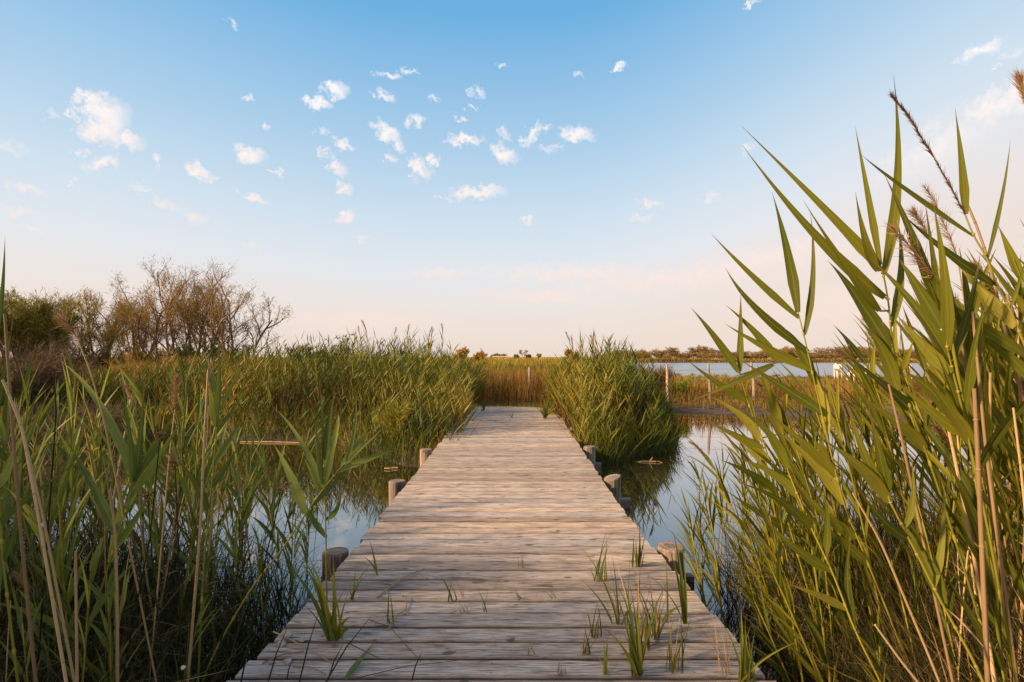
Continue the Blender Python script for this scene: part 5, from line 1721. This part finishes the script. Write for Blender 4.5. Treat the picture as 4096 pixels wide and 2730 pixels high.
# dark rush blades leaning in at the bottom left of the deck
for (a, b, lb) in [((1064, 2726), (1148, 2515), 'dark green rush blade standing at the left edge of the deck bottom'),
                   ((1190, 2729), (1274, 2454), 'dark rush blade leaning right, tallest at the deck bottom'),
                   ((1285, 2729), (1482, 2470), 'green rush blade slanting far right across the deck bottom'),
                   ((1638, 2729), (1686, 2613), 'short reddish blade at the deck bottom left of the middle'),
                   ((1140, 2729), (1170, 2640), 'stout brown blade beside the dark rush blades'),
                   ((1300, 2725), (1372, 2580), 'thin dark blade between the two rush blades')]:
    c = G(a[0], a[1] + 4, 0.0)
    mb = MB()
    tip = P(b[0], b[1], c[1] + .1)
    tube(mb, [c - np.array((0, 0, .03)), (c + tip) / 2 + np.array((0, 0, .01)), tip], [.0035, .003, .0008], 6, .25)
    tag(mb.obj('leaning_rush', M['thicket'], loc=c, smooth=True), lb, 'rush')


def litter(label, pts, w, matl, flat=False, name='fallen_stalk', cat='stalk'):
    q = [G(1050 + .34 * x, 2250 + .34 * y_, 0.0) for x, y_ in pts]
    q = [v + np.array((0, 0, .006 + .012 * (i % 2))) for i, v in enumerate(q)]
    mb_ = MB()
    if flat:
        p0, p2 = q[0], q[-1]
        pv = q[len(q) // 2]
        leaf(mb_, p0, 2 * pv - .5 * (p0 + p2) + np.array((0, 0, .01)), p2, w, side=np.array((0, 0, 1.0)), n=14, r=.6, fold=.2, twist=.1)
    else:
        tube(mb_, q, np.linspace(w, w * .5, len(q)), 6, .6)
    return tag(mb_.obj(name, M[matl], loc=q[0], smooth=True), label, cat)


litter('straight brown stalk lying across the deck at its bottom left', [(130, 830), (480, 1030), (840, 1215)], .004, 'straw')
litter('bent brown stalk lying left of the straight brown one', [(0, 1200), (240, 1130), (490, 1060)], .004, 'plume')
litter('pale short stalk lying at the bottom left of the deck', [(360, 1230), (560, 1280), (745, 1325)], .005, 'straw')
litter('long pale stalk lying slanted between the deck boards left of the middle', [(1340, 430), (1620, 230), (1900, 80)], .0055, 'straw')
litter('curled grey dead stalk on the deck beside the small green tuft', [(1490, 800), (1590, 650), (1690, 570), (1690, 430), (1640, 420)], .005, 'straw')
litter('wide grey green leaf lying on the deck at the bottom', [(970, 1395), (1170, 1180), (1330, 940)], .034, 'reed_cool', True, 'fallen_leaf', 'leaf')
litter('thin purple stem arching over the deck boards', [(1250, 690), (1500, 800), (1680, 980), (1860, 1210)], .0022, 'plume_dark')
litter('short purple stem lying left of the wide fallen leaf', [(1000, 960), (1180, 1080), (1400, 1160)], .0024, 'plume_dark')
litter('long thin purple stem lying almost level at the bottom of the deck', [(1060, 1390), (1700, 1270), (2330, 1165)], .0022, 'plume_dark')
litter('dry straw lying level across the boards above the deck stones', [(900, 690), (1200, 690), (1550, 660)], .003, 'straw')

for (px, py, s_, lb) in [(1145, 2553, .026, 'largest pale pointed stone on the deck near its left edge'), (1205, 2566, .018, 'small pale stone right of the pointed stone'),
                         (1123, 2587, .022, 'flat pale stone below the pointed stone'), (1149, 2655, .019, 'pinkish stone near the bottom left of the deck'),
                         (2712, 2528, .026, 'white stone on the right side of the deck beside the withered clump')]:
    c = G(px, py, 0.0)
    mb = MB()
    u_, v_ = np.meshgrid(np.linspace(0, 2 * math.pi, 13)[:-1], np.linspace(.02, math.pi - .02, 8))
    rr_ = np.random.default_rng(int(px))
    k1 = rr_.normal(size=(3, 3))
    nx_, ny_, nz_ = np.sin(v_) * np.cos(u_), np.sin(v_) * np.sin(u_), np.cos(v_)
    dirs = np.stack([nx_, ny_, nz_], -1)
    rad = 1 + .22 * np.tanh(dirs @ k1[0] * 2) + .15 * np.tanh(dirs @ k1[1] * 3) + .08 * np.sin(dirs @ k1[2] * 5)
    V = dirs * rad[..., None] * np.array((s_, s_ * .8, s_ * .62)) + c + np.array((0, 0, s_ * .5))
    ids_ = np.arange(V.shape[0] * V.shape[1]).reshape(V.shape[:2])
    f_ = np.stack([ids_[:-1], np.roll(ids_, -1, 1)[:-1], np.roll(ids_, -1, 1)[1:], ids_[1:]], -1).reshape(-1, 4)
    mb.add(V, f_)
    tag(mb.obj('stone', M['stone'], loc=c, smooth=True), lb, 'stone')

# snail on a stem in the left bed
c = P(733, 2672, 2.0)
mb = MB()
q = np.linspace(0, 4.2 * math.pi, 60)
rr_ = .0060 * np.exp(-.10 * q)
tube(mb, c + np.stack([rr_ * np.cos(q), -.0006 * q, rr_ * np.sin(q)], 1), .0042 * np.exp(-.11 * q), 8, .9)
tag(mb.obj('snail_shell', M['stone'], loc=c, smooth=True), 'small white snail shell low in the dark left bed', 'snail')
